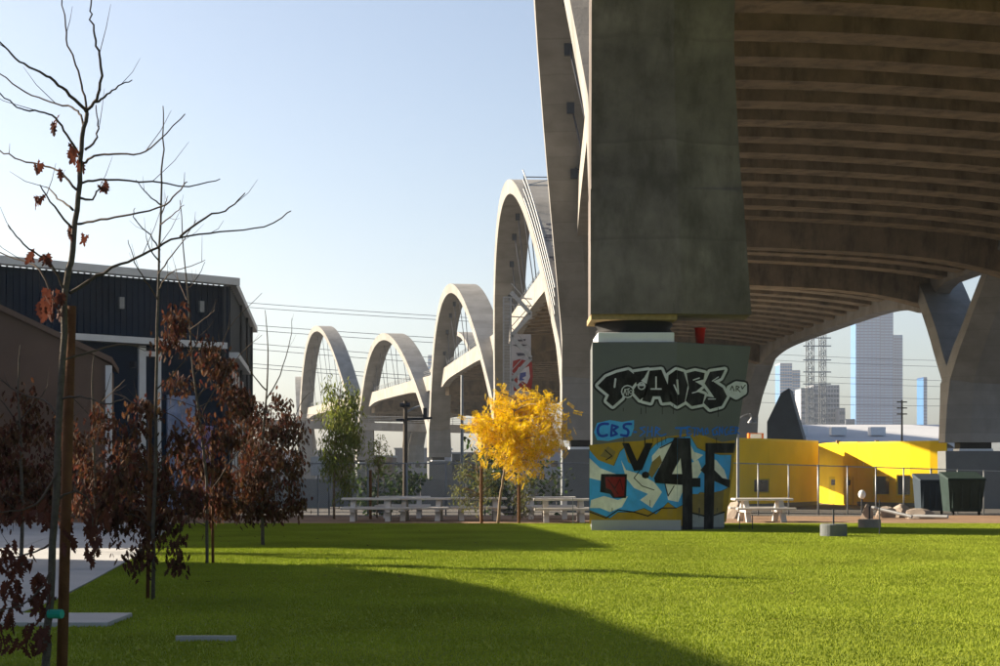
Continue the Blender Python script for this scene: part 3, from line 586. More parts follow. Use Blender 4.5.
oak('far dark oak filling the gap before the navy building door', (150, 530), 44.0, [(150, 534), (150, 480), (148, 430), (150, 400)], [[(149, 440), (132, 420), (120, 410)], [(149, 430), (165, 412), (175, 405)]],
    [(150, 470, 26, 22, 150), (125, 480, 20, 22, 120), (175, 485, 22, 20, 140), (150, 505, 30, 12, 130), (190, 470, 14, 20, 70), (110, 500, 16, 14, 70), (200, 505, 14, 12, 60)], .12, .03)
oak('far dark oak before the tan building wall', (60, 528), 46.0, [(60, 533), (60, 480), (59, 430), (61, 395)], [[(60, 440), (42, 420), (30, 410)], [(60, 430), (78, 412), (88, 405)]],
    [(60, 465, 26, 24, 150), (35, 480, 20, 22, 120), (85, 480, 20, 22, 120), (60, 505, 30, 12, 130), (15, 490, 16, 20, 80), (105, 500, 14, 14, 60), (55, 430, 18, 16, 60)], .12, .03)
oak('dark leafed oak behind the thick stake', (95, 545), 33.0, [(96, 552), (95, 480), (93, 420), (92, 380), (94, 350)], [[(94, 420), (75, 400), (60, 385)], [(94, 410), (112, 392), (125, 380)]],
    [(95, 470, 26, 24, 160), (72, 440, 20, 20, 110), (115, 490, 22, 18, 120), (80, 505, 24, 14, 120), (104, 425, 18, 18, 90), (125, 450, 14, 20, 70)], .11, .036)
oak('dark leafed oak cut by the left edge of the picture', (22, 560), 28.0, [(22, 566), (22, 490), (20, 430), (18, 380), (20, 345)], [[(21, 430), (5, 405), (-10, 395)], [(20, 420), (38, 400), (48, 385)]],
    [(22, 470, 26, 24, 150), (5, 440, 20, 20, 100), (42, 490, 22, 18, 110), (15, 505, 24, 12, 110), (34, 430, 18, 18, 80), (2, 500, 14, 20, 60), (25, 400, 14, 12, 40)], .11, .036)
stake_post(21.1, 147.5, 604, 150.5, 405, .024, 'slim wooden stake beside the bare whip leader oak'); stake_post(29.1, 213, 568, 212, 430, .026, 'wooden stake beside the copper leaved oak')
# trees along the far edge of the lawn
def garden_tree(label, base, D, trunk, crown, count, size, leafmat, tmpl, barkmat, droop, tr, lobes, seed, stakes=()):
    r_ = random.Random(seed); t_ = empty('young_tree', px(*base, D), label, 'tree', 'young trees along the far lawn edge'); t_.location.z = -.1
    mb = MB(); tp = traced(mb, trunk, D, tr, tr * .35, 0, 8); mb.build('trunk', M[barkmat], t_, smooth=True)
    cx, cy, rx, ry = crown; c0 = px(cx, cy, D); RX, RZ = rx * D / F, ry * D / F; mb = MB(); pos = []; cent = []
    for k in range(lobes):
        while True:
            v_ = Vector((r_.uniform(-1, 1), r_.uniform(-1, 1), r_.uniform(-1, 1)))
            if v_.length < 1: break
        p_ = c0 + Vector((v_.x * RX, v_.y * RX, v_.z * RZ)); near_ = min(tp[len(tp) // 3:], key=lambda q_: (q_ - p_).length + max(0, q_.z - p_.z + .15) * 2)
        mb.tube(smooth_path([near_, near_.lerp(p_, .5) + Vector((0, 0, .08 * (p_ - near_).length)), p_], 3), [tr * .4] + [tr * .3] * 5 + [.005], 5); cent.append(p_)
    for k in range(count):
        p_ = cent[int(len(cent) * r_.random() ** 1.15)]; pos.append(p_ + Vector((r_.gauss(0, RX * .16), r_.gauss(0, RX * .16), r_.gauss(-.05, RZ * .12))))
    mb.build('branches', M[barkmat], t_); scatter('leaves', tmpl, pos, size, M[leafmat], t_, droop, 'stuff', seed)
    return t_
garden_tree('golden yellow feathery tree in front of the viaduct legs', (502, 523), 51.3, [(498, 524), (500, 500), (503, 480), (507, 455), (512, 425), (516, 400)], (518, 431, 42, 46), 2300, .28, 'yellowleaf', pinnate(), 'palebark', .35, .05, 60, 5)
garden_tree('slender pale green drooping tree left of the picnic tables', (334, 518), 56.0, [(334, 519), (334, 490), (335, 450), (338, 415), (341, 385)], (341, 436, 23, 58), 4600, .17, 'greenleaf', lance(.22), 'palebark', .8, .045, 70, 6)
garden_tree('thin sparse grey green sapling beside the golden tree', (480, 521), 52.5, [(481, 522), (480, 495), (477, 470), (474, 450)], (474, 480, 22, 30), 900, .15, 'oliveleaf', lance(.2), 'palebark', .4, .035, 40, 7)
garden_tree('small wispy green sapling tied behind the first picnic table', (377, 517), 57.0, [(377, 518), (378, 490), (379, 460), (380, 440)], (380, 455, 14, 26), 520, .13, 'greenleaf', lance(.22), 'palebark', .5, .03, 30, 8)
garden_tree('low leafy sapling under the golden tree', (520, 520), 53.2, [(520, 521), (520, 500), (521, 480)], (522, 490, 16, 24), 520, .14, 'oliveleaf', lance(.2), 'palebark', .4, .03, 26, 9)
for k, (x, y0, y1, D, lb) in enumerate(((519, 523, 478, 51, 'timber stake right of the golden tree trunk'), (481.5, 524, 466, 51.2, 'dark timber stake left of the golden tree trunk'), (370.5, 518, 470, 56.5, 'timber stake beside the small wispy sapling'))):
    a_, b_ = px(x, y0, D), px(x, y1, D); s_ = empty('tree_stake', (a_.x, a_.y, 0), lb, 'stake', 'stakes along the far lawn edge'); MB().tube([(a_.x, a_.y, -.15), b_], .045, 8).build('post', M['stake'], s_)

# ------------------------------------------------------------------ picnic tables, ballast, small things
def picnic_table(P_, rz, label):
    e_ = empty('picnic_table', (P_[0], P_[1], P_[2]), label, 'table', 'picnic tables by the fence'); e_.rotation_euler.z = rz
    def loc(x, y, z): return (P_[0] + x * math.cos(rz) - y * math.sin(rz), P_[1] + x * math.sin(rz) + y * math.cos(rz), P_[2] + z)
    MB().box(loc(0, 0, .73), (1.85, .76, .07), rz).build('tabletop', M['table'], e_, bevel=.02)
    for sy in (-1, 1): MB().box(loc(0, sy * .68, .44), (1.85, .28, .07), rz).build('bench', M['table'], e_, bevel=.02)
    for sx in (-.55, .55):
        m_ = MB(); m_.bar(loc(sx, -.75, 0), loc(sx, -.15, .70), .16, .12); m_.bar(loc(sx, .75, 0), loc(sx, .15, .70), .16, .12); m_.bar(loc(sx, -.8, .37), loc(sx, .8, .37), .15, .09); m_.build('leg_frame', M['table'], e_)
TB = [(371, 521, 54, .03, 'leftmost white picnic table beside the slender green tree'), (422, 521, 54.5, -.04, 'white picnic table between the leftmost table and the grey green sapling'), (403, 518, 57.5, .02, 'white picnic table half hidden behind the two front left tables'), (478, 520, 55, .05, 'white picnic table behind the sapling left of the golden tree'),
      (563, 522, 53, .02, 'white picnic table between the golden tree and the graffiti pedestal'), (548, 519, 56.5, -.03, 'white picnic table standing just behind the one left of the graffiti pedestal'), (762, 522, 53.5, .04, 'white picnic table just right of the graffiti pedestal')]
for x, y, D, rz, lb in TB:
    P_ = px(x, y, D); picnic_table((P_.x, P_.y, -.05), rz, lb)
for x, D, rr, h, lb, cat_ in ((833.5, 41, .32, .30, 'near grey round concrete ballast block with a short rod', 'ballast'), (869.5, 47, .31, .24, 'second pale round concrete ballast block further from the camera', 'ballast')):
    c_ = px(x, 500, D); c_.z = 0; e_ = empty('ballast_block', c_, lb, cat_, 'round ballast blocks on the lawn'); MB().lathe(c_, [(rr, 0), (rr, h - .02), (rr - .02, h)], 28).build('block', M['pedestal'] if D < 45 else M['rock'], e_)
    MB().tube([c_ + Vector((0, 0, h - .02)), c_ + Vector((0, 0, h + .36))], .022, 8).build('rod', M['darksteel'], e_)
for x, y0, y1, D, lb in ((879.5, 534, 500, 42, 'thin dark marker rod beside the second ballast block'), (752.5, 531, 515, 45.5, 'short thin rod in the lawn near the right picnic table'), (739.5, 531, 516, 45.5, 'short thin rod in the lawn right beside the pedestal'), (573, 524, 497, 50.5, 'thin pale rod left of the graffiti pedestal')):
    a_, b_ = px(x, y0, D), px(x, y1, D); tag(MB().tube([(a_.x, a_.y, -.1), b_], .014, 6).build('marker_rod', M['darksteel'] if x > 600 else M['steel']), lb, 'rod', 'thin rods in the lawn')
a_ = px(10, 622, 18); s_ = MB().box((-4.62, 17.9, .02), (1.25, 1.15, .06)); tag(s_.build('paving_slab', M['path'], bevel=.01), 'square pale concrete slab lying in the grass below the path', 'slab')
tag(MB().box((-2.75, 15.9, .02), (.56, .05, .06)).build('edging_strip', M['path']), 'thin pale edging strip lying in the shaded lawn', 'edging')
# ------------------------------------------------------------------ chain link fences
def fence(pts, label, step=1.7, hgt=2.3, lean=0):
    P0 = Vector((pts[0][0], pts[0][1])); e_ = empty('chain_link_fence', (P0.x, P0.y, gz(P0.y)), label, 'fence'); posts = MB(); wires = MB()
    for (xa, ya), (xb, yb) in zip(pts, pts[1:]):
        A, B = Vector((xa, ya)), Vector((xb, yb)); L_ = (B - A).length; u = (B - A) / L_; n_ = max(1, round(L_ / step))
        def Q(s, z): q_ = A + u * s; return Vector((q_.x, q_.y, gz(q_.y) + z))
        for k in range(n_ + 1):
            s = L_ * k / n_; MB().tube([Q(s, -.1), Q(s, hgt + .02)], .034 if k % 4 else .048, 8).build('post', M['steel'], e_, smooth=True)
        rl = MB(); rl.tube([Q(0, hgt), Q(L_, hgt)], .024, 6); rl.build('top_rail', M['steel'], e_); MB().tube([Q(0, .12), Q(L_, .12)], .012, 4).build('bottom_wire', M['steel'], e_)
        sp = .085; m_ = int((L_ + hgt) / sp)
        for k in range(m_):
            s0 = -hgt + k * sp
            for dr in (1, -1):
                s_a, z_a, s_b, z_b = s0, .1, s0 + hgt - .1, hgt
                if dr < 0: s_a, s_b = L_ - s_a, L_ - s_b
                if dr > 0:
                    if s_a < 0: z_a += -s_a; s_a = 0
                    if s_b > L_: z_b -= s_b - L_; s_b = L_
                else:
                    if s_a > L_: z_a += s_a - L_; s_a = L_
                    if s_b < 0: z_b -= -s_b; s_b = 0
                if z_b - z_a > .02: wires.tube([Q(s_a, z_a), Q(s_b, z_b)], .0022, 3, False)
    me = wires.build('mesh', M['steel'], e_, fix=False); me['kind'] = 'stuff'
fence([(-18, 76), (8, 75)], 'galvanised chain link fence left of the graffiti pedestal behind the tables')
fence([(8.5, 74), (40, 92)], 'galvanised chain link fence in front of the yellow building', 1.75)

# ------------------------------------------------------------------ yellow building
yb = empty('yellow_building', px(840, 505, 140), 'low bright yellow rounded building behind the fence on the right', 'building'); yb.location.z = -1.8
def wallrun(pts, z0, z1, name, m, th=.3, parent=yb):
    outer = [Vector((x, y, 0)) for x, y in pts]; rings = []
    for i, p_ in enumerate(outer):
        d_ = (outer[min(i + 1, len(outer) - 1)] - outer[max(i - 1, 0)]).normalized(); nn = Vector((-d_.y, d_.x, 0)) * th
        rings.append([(p_.x, p_.y, z0), (p_.x + nn.x, p_.y + nn.y, z0), (p_.x + nn.x, p_.y + nn.y, z1), (p_.x, p_.y, z1)])
    return MB().loft(rings).build(name, m, parent)
pp = lambda x, D: ((x - 500) * D / F, D)
ppy = lambda x, D: pp(x, D * 1.18)
lefty = [ppy(722, 124), ppy(745, 126.5), ppy(770, 129.5), ppy(795, 133.5), ppy(812, 137), ppy(818.5, 139)]
wallrun(lefty, -2.2, 4.37, 'curved_wall', M['yellow']); wallrun([ppy(819, 148), ppy(824, 144.5), ppy(832, 141), ppy(843, 138.4), ppy(857, 136.8)], -2.2, 4.25, 'bay_wall', M['yellow'])
wallrun([ppy(857.2, 136.7), ppy(872, 134.9), ppy(890, 133.0), ppy(910, 131.2), ppy(930, 129.9), ppy(946, 129.2)], -2.2, 4.2, 'long_wall', M['yellow'])
MB().prism([(*ppy(722, 124.3), 4.1), (*ppy(770, 129.9), 4.1), (*ppy(812, 137.3), 4.1), (*ppy(818, 149), 4.1), (*ppy(857, 137.2), 4.1), (*ppy(910, 131.6), 4.1), (*ppy(946, 129.6), 4.1), (*ppy(955, 165), 4.1), (*ppy(728, 165), 4.1)], (0, 0, .08)).build('roof', M['roofgrey'], yb)
def coping(pts, z): wallrun([(x, y - .06) for x, y in pts], z - .16, z + .04, 'coping', M['yellowdoor'], .42)
bayp = [ppy(819, 148), ppy(824, 144.5), ppy(832, 141), ppy(843, 138.4), ppy(857, 136.8)]; longp = [ppy(857.2, 136.7), ppy(872, 134.9), ppy(890, 133.0), ppy(910, 131.2), ppy(930, 129.9), ppy(946, 129.2)]
coping(lefty, 4.37); coping(bayp, 4.25); coping(longp, 4.2)
wallrun([(x, y - .03) for x, y in lefty], -2.2, -1.4, 'base_band', M['pedestal'], .1); wallrun([(x, y - .03) for x, y in longp], -2.2, -1.4, 'base_band', M['pedestal'], .1)
for k, xx in enumerate((828, 843)):
    dd = MB(); c_ = ppy(xx + 5, 140.6 if k == 0 else 137.7); dd.box((c_[0], c_[1] - .12, -.35), (1.05, .1, 2.6), -.9); d_o = dd.build('door', M['yellowdoor'], yb)
    MB().box((c_[0], c_[1] - .2, .4), (.5, .06, .55), -.9).build('pane', M['glass'], d_o)
for x, D, w_, h_ in ((757, 127.8, 2.2, 1.3), (885, 133.3, 2.2, 1.9), (905, 131.4, 1.6, 1.9)):
    c_ = ppy(x, D); f_ = MB().box((c_[0], c_[1] - .12, .2), (w_, .1, h_), -.08 if x > 800 else .1).build('window', M['yellowdoor'], yb); MB().box((c_[0], c_[1] - .2, .2), (w_ - .24, .08, h_ - .24)).build('pane', M['glass'], f_)
for x, y in ((865, 464), (838, 442), (877, 442)):
    c_ = px(x, y, 160.5 if x > 857 else 164.6); MB().box(c_, (.35, .3, .3)).build('wall_lamp', M['white'] if x == 865 else M['wood'], yb)
c_ = px(757, 437, 155); e_ = empty('work_light', (c_.x, c_.y + 1, 4.18), 'small orange work light box on the yellow roof', 'lamp'); MB().box((c_.x, c_.y + 1, 4.6), (1.4, .8, .75)).build('housing', M['orange'], e_, bevel=.04); MB().box((c_.x, c_.y + .55, 4.7), (1.0, .1, .4)).build('lens', M['white'], e_)
# street lamp in front of it
lq = px(738, 505, 72); e_ = empty('street_lamp', (lq.x, lq.y, gz(72)), 'thin street lamp with a bent arm right of the graffiti pedestal', 'lamp'); t_ = px(738, 420, 72); t2 = px(752, 420, 72)
MB().tube([(lq.x, lq.y, gz(72) - .1), t_], [.07, .05], 8).build('pole', M['steel'], e_); MB().tube(smooth_path([t_, px(743, 416, 72), px(750, 414, 72), px(752, 420, 72)], 3), .035, 6).build('arm', M['steel'], e_); MB().lathe(t2 - Vector((0, 0, .12)), [(.05, .22), (.18, .05), (.19, 0), (.05, -.02)], 14).build('lamp_head', M['steel'], e_)
# clutter behind the lawn on the right
c_ = px(862, 520, 57); e_ = empty('globe_lamp', (c_.x, c_.y, -.05), 'white globe lamp on a thin post behind the ballast blocks', 'lamp'); MB().tube([(c_.x, c_.y, -.1), (c_.x, c_.y, .65)], .03, 8).build('post', M['darksteel'], e_)
MB().lathe((c_.x, c_.y, .78), [(.125 * math.sin(t), -.15 * math.cos(t)) for t in [.12 + k * (math.pi - .24) / 10 for k in range(11)]], 18).build('globe', M['white'], e_, smooth=True)
def rough_block(P_, size, m, label, cat, seed, name):
    bm = bmesh.new(); bmesh.ops.create_icosphere(bm, subdivisions=3, radius=1); r_ = random.Random(seed); ks = [(Vector([r_.gauss(0, 1) for _ in range(3)]).normalized(), r_.uniform(.55, .9)) for _ in range(14)]
    for v in bm.verts:
        for kn, kd in ks:
            dd = v.co.dot(kn)
            if dd > kd: v.co -= kn * (dd - kd)
        v.co = Vector((v.co.x * size[0], v.co.y * size[1], (v.co.z + .5) * size[2])) + Vector(P_)
    me = bpy.data.meshes.new(name); bm.to_mesh(me); bm.free(); me.materials.append(m); return tag(put(name, me), label, cat)
for x, D, sz, lb in ((867, 56, (.22, .22, .42), 'upright tan stone block behind the second ballast block'), (886, 58, (.5, .4, .32), 'pale boulder right of the upright stone block'), (900, 58.5, (.45, .4, .36), 'rounded pale boulder in front of the dark bin'), (735, 57, (.35, .3, .5), 'tan stone block at the right foot of the graffiti pedestal'), (918, 57, (.6, .4, .28), 'low flat grey boulder right of the pale boulders')):
    c_ = px(x, 500, D); rough_block((c_.x, c_.y, -.1), sz, M['rock'], lb, 'stone', int(x), 'boulder')
for x0, y0, x1, y1, lb in ((872, 505, 912, 512, 'grey pipe lying across the dirt beside the boulders'), (905, 513, 948, 514, 'second grey pipe lying on the dirt in front of the bin')):
    a_, b_ = px(x0, y0, 57), px(x1, y1, 56); a_.z = .35 if x0 == 872 else .06; b_.z = .06; tag(MB().tube([a_, b_], .06, 10).build('pipe', M['steel']), lb, 'pipe')
def bin_(x, D, lb, m, sx):
    c_ = px(x, 500, D); zb = gz(D); e_ = empty('waste_bin', (c_.x, c_.y, zb), lb, 'bin', 'bins by the right fence'); w_ = sx
    MB().loft([[(c_.x - w_ * .42, c_.y - .5, zb + .12), (c_.x + w_ * .42, c_.y - .5, zb + .12), (c_.x + w_ * .42, c_.y + .5, zb + .12), (c_.x - w_ * .42, c_.y + .5, zb + .12)], [(c_.x - w_ * .5, c_.y - .65, zb + 1.25), (c_.x + w_ * .5, c_.y - .65, zb + 1.25), (c_.x + w_ * .5, c_.y + .6, zb + 1.45), (c_.x - w_ * .5, c_.y + .6, zb + 1.45)]]).build('tub', m, e_)
    MB().loft([[(c_.x - w_ * .52, c_.y - .7, zb + 1.26), (c_.x + w_ * .52, c_.y - .7, zb + 1.26), (c_.x + w_ * .52, c_.y + .65, zb + 1.47), (c_.x - w_ * .52, c_.y + .65, zb + 1.47)], [(c_.x - w_ * .5, c_.y - .68, zb + 1.32), (c_.x + w_ * .5, c_.y - .68, zb + 1.32), (c_.x + w_ * .5, c_.y + .6, zb + 1.56), (c_.x - w_ * .5, c_.y + .6, zb + 1.56)]]).build('lid', m, e_)
    for k in range(4): MB().box((c_.x - w_ * .36 + k * w_ * .24, c_.y - .6, zb + .7), (.06, .08, .9)).build('rib', m, e_)
    for sx_ in (-.35, .35): MB().tube([(c_.x + w_ * sx_, c_.y - .42, zb + .08), (c_.x + w_ * sx_ + .06, c_.y - .42, zb + .08)], .09, 12).build('wheel', M['black'], e_)
bin_(962, 62, 'dark green wheeled waste bin in front of the right pedestal', M['binmat'], 1.35); bin_(929, 66, 'smaller dark waste bin beside the fence post left of the big one', M['darkwedge'], 1.0)
# low wall, hedge, poles and sign behind the left fence
e_ = empty('retaining_wall', (-20, 150, -1.8), 'long low grey concrete wall behind the left fence', 'wall')
for k in range(14):
    x0 = -47 + k * 4; MB().box((x0 + 1.98, 150, -.6 + .12 * (k % 3)), (3.94, .4, 2.6)).build('wall_panel', M['pedestal'], e_)
def bush(label, x, D, rx, rz, cnt, m='hedge', seed=1):
    c_ = px(x, 480, D); zb = gz(D); e_ = empty('bush', (c_.x, c_.y, zb), label, 'bush', 'bushes under the viaduct'); r_ = random.Random(seed); pos = []; mb = MB()
    for k in range(16):
        p_ = Vector((c_.x + r_.uniform(-rx, rx) * .8, c_.y + r_.uniform(-rx, rx) * .4, zb + r_.uniform(.3, 1) * rz)); mb.tube([(c_.x, c_.y, zb), p_], [.08, .02], 4)
        pos += [p_ + Vector((r_.gauss(0, rx * .18), r_.gauss(0, rx * .16), r_.gauss(0, rz * .14))) for _ in range(cnt // 16)]
    mb.build('stems', M['bark'], e_); scatter('leaves', lance(.5), pos, .38, M[m], e_, .1, 'stuff', seed)
bush('dark bush left of the utility pole under the second arch', 384, 118, 2.6, 3.2, 900, seed=3); bush('dark bush under the large arch behind the golden tree', 512, 110, 3.4, 4.6, 1200, seed=5)
up = px(405, 500, 92); e_ = empty('utility_pole', (up.x, up.y, gz(92)), 'dark utility pole with a lamp arm in front of the far forked leg', 'pole'); MB().tube([(up.x, up.y, gz(92) - .2), px(405.5, 401, 92)], [.15, .11], 9).build('pole', M['bark'], e_)
MB().bar(px(396, 420, 92), px(432, 418, 92), .12, .12).build('cross_arm', M['darksteel'], e_); MB().tube([px(400, 405, 92), px(410, 405, 92)], .12, 8).build('transformer', M['darksteel'], e_); MB().bar(px(425, 408, 92), px(425, 418, 92), .2, .2).build('insulator', M['darksteel'], e_); MB().tube([px(407, 412, 92), px(414, 408, 92), px(420, 406, 92)], .05, 6).build('lamp_arm', M['steel'], e_)
up = px(462, 500, 88); e_ = empty('steel_pole', (up.x, up.y, gz(88)), 'tall thin steel pole left of the golden tree', 'pole'); MB().tube([(up.x, up.y, gz(88) - .2), px(462, 375, 88)], [.10, .07], 9).build('shaft', M['steel'], e_); MB().lathe((up.x, up.y, gz(88)), [(.2, 0), (.2, .05), (.12, .12)], 10).build('base_plate', M['steel'], e_)
sg = px(318, 466, 86); e_ = empty('sign_board', (sg.x, sg.y, gz(86)), 'white square sign board behind the brown oak', 'sign'); MB().box(sg, (.72, .05, .95)).build('panel', M['white'], e_); MB().tube([(sg.x, sg.y + .06, gz(86)), (sg.x, sg.y + .06, sg.z + .4)], .04, 8).build('post', M['steel'], e_)
# curved access ramp in front of the far arches
rm = empty('access_ramp', px(370, 470, 365), 'curved concrete access ramp with railing passing in front of the far arches', 'ramp'); rm.location.z = -1.8
pts = [Vector((-58 + k * 4.4, 352 + 10 * math.cos(k * .16) - .02 * k * k, 12.6 - .16 * k)) for k in range(15)]
rings = [[p_ + Vector((0, -2, -1.6)), p_ + Vector((0, 2, -1.6)), p_ + Vector((0, 2.3, 0)), p_ + Vector((0, -2.3, 0))] for p_ in pts]; MB().loft(rings).build('ramp_deck', M['deckcon'], rm)
rl = MB()
for p_ in pts: rl.bar(p_ + Vector((0, -2.2, 0)), p_ + Vector((0, -2.2, 1.3)), .08, .08)
for h_ in (.3, .65, 1.0, 1.3): rl.tube([p_ + Vector((0, -2.2, h_)) for p_ in pts], .045, 4)
rl.build('railing', M['steel'], rm)
for k in (1, 4, 7, 10, 13): MB().loft([[(pts[k].x + a_ * 1.0, pts[k].y + b_ * .8, -1.8) for a_, b_ in ((-1, -1), (1, -1), (1, 1), (-1, 1))], [(pts[k].x + a_ * .8, pts[k].y + b_ * 1.4, pts[k].z - 1.6) for a_, b_ in ((-1, -1), (1, -1), (1, 1), (-1, 1))]]).build('column', M['deckcon'], rm)
# anti-climb cages and graffiti on the second arch's near leg
fr = frame(0, 2); L_ = fr[3]; tl = TILT_L[2]
cg = empty('climb_barrier', at(fr, 8, 1.8, 16, tl), 'tall steel mesh anti climb cage on the large arch behind the golden tree', 'barrier')
def ext(s, lat, h):
    z = curve(2, L_, s); e = .2; dz = (curve(2, L_, s + e) - curve(2, L_, s - e)) / (2 * e); tx, tz = 1 / math.hypot(1, dz), dz / math.hypot(1, dz); th = 1.45 + .75 * min(max((24 - z) / 15, 0), 1)
    return at(fr, s - tz * (th / 2 + h), lat, z + tx * (th / 2 + h), tl)
for lat in (.12, 3.45):
    m_ = MB(); ss = [5 + k * 1.0 for k in range(20)]
    for h_ in (.1, 1.0, 1.9, 2.8): m_.tube([ext(s, lat, h_) for s in ss], .07, 5)
    for s in ss[::2]: m_.bar(ext(s, lat, -.05), ext(s, lat, 2.8), .08, .08)
    m_.build('side_rail', M['steel'], cg)
    mm = MB()
    for k in range(60): s = 5 + k * 19 / 60; mm.tube([ext(s, lat, .1), ext(s, lat, 2.8)], .012, 3, False)
    mm.build('mesh_panel', M['steel'], cg)['kind'] = 'stuff'
for s in (23.8, 21.5): MB().bar(ext(s, .12, 2.2), ext(s, 3.45, 2.2), .1, .1).build('cross_bar', M['steel'], cg)
MB().bar(ext(21.5, .12, 2.2), ext(23.8, 3.45, 2.2), .08, .08).build('brace', M['steel'], cg)
st = empty('stair_tower', px(518, 470, 146), 'grey stair tower with mesh sides and red graffiti under the large arch', 'stairs'); st.location.z = -1.8
a_, b_ = px(510, 334, 146), px(531, 334, 146)
MB().box(((a_.x + b_.x) / 2, 146.4, (a_.z - 1.8) / 2), (b_.x - a_.x, .5, a_.z + 1.8)).build('front_wall', M['midrise'], st)
for k, (pl, c_) in enumerate((([(513, 361), (520, 359), (532, 362), (533, 376), (531, 392), (524, 390), (514, 391), (512, 376)], (.26, .02, .018)), ([(516, 372), (519, 367), (525, 368), (529, 366), (530, 377), (527, 384), (522, 381), (517, 386), (518, 378)], (.5, .5, .56)), ([(520, 373), (526, 372), (526, 376), (522, 378), (525, 380), (519, 381)], (.07, .09, .28)), ([(513, 340), (526, 339), (525, 341), (514, 342)], (.05, .05, .07)), ([(512, 345), (521, 344), (528, 345), (520, 347)], (.05, .05, .07)), ([(516, 353), (525, 353), (527, 355), (518, 356)], (.07, .07, .1)), ([(513, 397), (530, 395), (531, 399), (515, 401)], (.22, .02, .02)))):
    MB().prism([px(x, y, 146.12 - .008 * k) for x, y in pl], (0, .004, 0)).build('graffiti_tag', paint(c_), st)
m_ = MB(); mw = MB()
for x in (503.5, 511): m_.bar(px(x, 505, 145.5), px(x, 297, 145.5), .12, .12)
for y in range(297, 500, 24): m_.bar(px(503.5, y, 145.5), px(511, y, 145.5), .08, .08)
for k in range(9): mw.tube([px(503.5 + k * .95, 500, 145.5), px(503.5 + k * .95, 297, 145.5)], .016, 3, False)
for y in range(300, 500, 3): mw.tube([px(503.5, y, 145.5), px(511, y, 145.5)], .016, 3, False)
m_.build('mesh_frame', M['steel'], st); mw.build('mesh', M['steel'], st)['kind'] = 'stuff'
for y in (297, 304, 316): MB().bar(px(503.5, y, 145.6), px(532, y + 2, 145.6), .09, .09).build('rail', M['steel'], st)
for k in range(5):
    y_ = 402 - k * 22; xa_, xb_ = (511, 531) if k % 2 else (531, 511); fl2 = MB(); fl2.bar(px(xa_, y_, 145.2), px(xb_, y_ - 22, 145.2), .16, .35); fl2.bar(px(xa_, y_ - 9, 145.1), px(xb_, y_ - 31, 145.1), .06, .07); fl2.build('stair_flight', M['steel'], st)
def ext_patch(name, s0, s1, l0, l1, h, col):
    v = [ext(s0 + (s1 - s0) * i / 8, l, h) for i in range(9) for l in (l0, l1)]; return MB().add(v, [(2 * i, 2 * i + 1, 2 * i + 3, 2 * i + 2) for i in range(8)]).build(name, paint(col), via, fix=False)
rr_ = random.Random(3)
for k in range(16):
    s0 = rr_.uniform(9.4, 18); l0 = rr_.uniform(.7, 2.2); ext_patch('graffiti_tag', s0, s0 + rr_.uniform(.12, .3), l0, l0 + rr_.uniform(.5, 1.2), .01 + .002 * k, (.04, .04, .06))

# ------------------------------------------------------------------ left buildings
nb_ = empty('navy_building', px(228, 470, 70), 'two storey navy clad building with white roof edge behind the oaks', 'building'); nb_.location.z = -.3
A0, A1, A2 = Vector(pp(-70, 61)), Vector(pp(229, 70)), Vector(pp(252, 94)); A3 = A2 + (A0 - A1)
def slab(a_, b_, z0, z1, out, th, name, m, parent=nb_):
    d_ = (b_ - a_).normalized(); nn = Vector((d_.y, -d_.x)); p0, p1 = a_ + nn * out, b_ + nn * out; q0, q1 = p0 - nn * th, p1 - nn * th
    return MB().loft([[(p0.x, p0.y, z0), (p1.x, p1.y, z0), (q1.x, q1.y, z0), (q0.x, q0.y, z0)], [(p0.x, p0.y, z1), (p1.x, p1.y, z1), (q1.x, q1.y, z1), (q0.x, q0.y, z1)]]).build(name, m, parent)
MB().prism([(*A0, -.4), (*A1, -.4), (*A2, -.4), (*A3, -.4)], (0, 0, 9.55)).build('wall', M['navy'], nb_)
slab(A0, A1 + (A1 - A0).normalized() * .3, 9.2, 9.5, .35, .5, 'roof_edge', M['trim']); slab(A1, A2, 9.2, 9.5, .3, .5, 'roof_edge', M['trim'])
slab(A0.lerp(A1, .3), A0.lerp(A1, .97), 6.55, 6.8, .45, .5, 'canopy_edge', M['trim']); slab(A1, A1.lerp(A2, .5), 6.2, 6.45, .4, .5, 'canopy_edge', M['trim'])
for k in range(48):
    t = k / 48; a_ = A0.lerp(A1, t); slab(a_, A0.lerp(A1, t + .004), 6.85, 9.18, .05, .06, 'cladding_rib', M['navy'])
for k in range(30):
    t = k / 30 + .01; slab(A1.lerp(A2, t), A1.lerp(A2, t + .014), 3.0 if t > .5 else 6.5, 9.18, .06, .07, 'cladding_rib', M['navy2'])
for k in range(14): slab(A1.lerp(A2, .02 + k * .033), A1.lerp(A2, .042 + k * .033), 0, 5.8, .09, .1, 'shutter_slat', M['trim'] if k % 3 else M['navy2'])
def fpos(x): # parameter along the front for a photo column
    lo, hi = 0., 1.
    for _ in range(40):
        m_ = (lo + hi) / 2; q_ = A0.lerp(A1, m_); (lo, hi) = (m_, hi) if 500 + F * q_.x / q_.y < x else (lo, m_)
    return lo
for x, w_, z0, z1 in ((141, .012, 0, 6.5), (158, .006, 0, 6.3), (150, .02, 6.1, 6.3)): t = fpos(x); slab(A0.lerp(A1, t - w_), A0.lerp(A1, t + w_), z0, z1, .12, .13, 'pilaster', M['trim'])
t = fpos(180); md = slab(A0.lerp(A1, t - .05), A0.lerp(A1, t + .05), 0, 4.6, .10, .11, 'mural_door', mat('mural blue', (.22, .28, .45), .7, .5, 1.4, stain=(1.2, .8, (.6, .6, .68))))
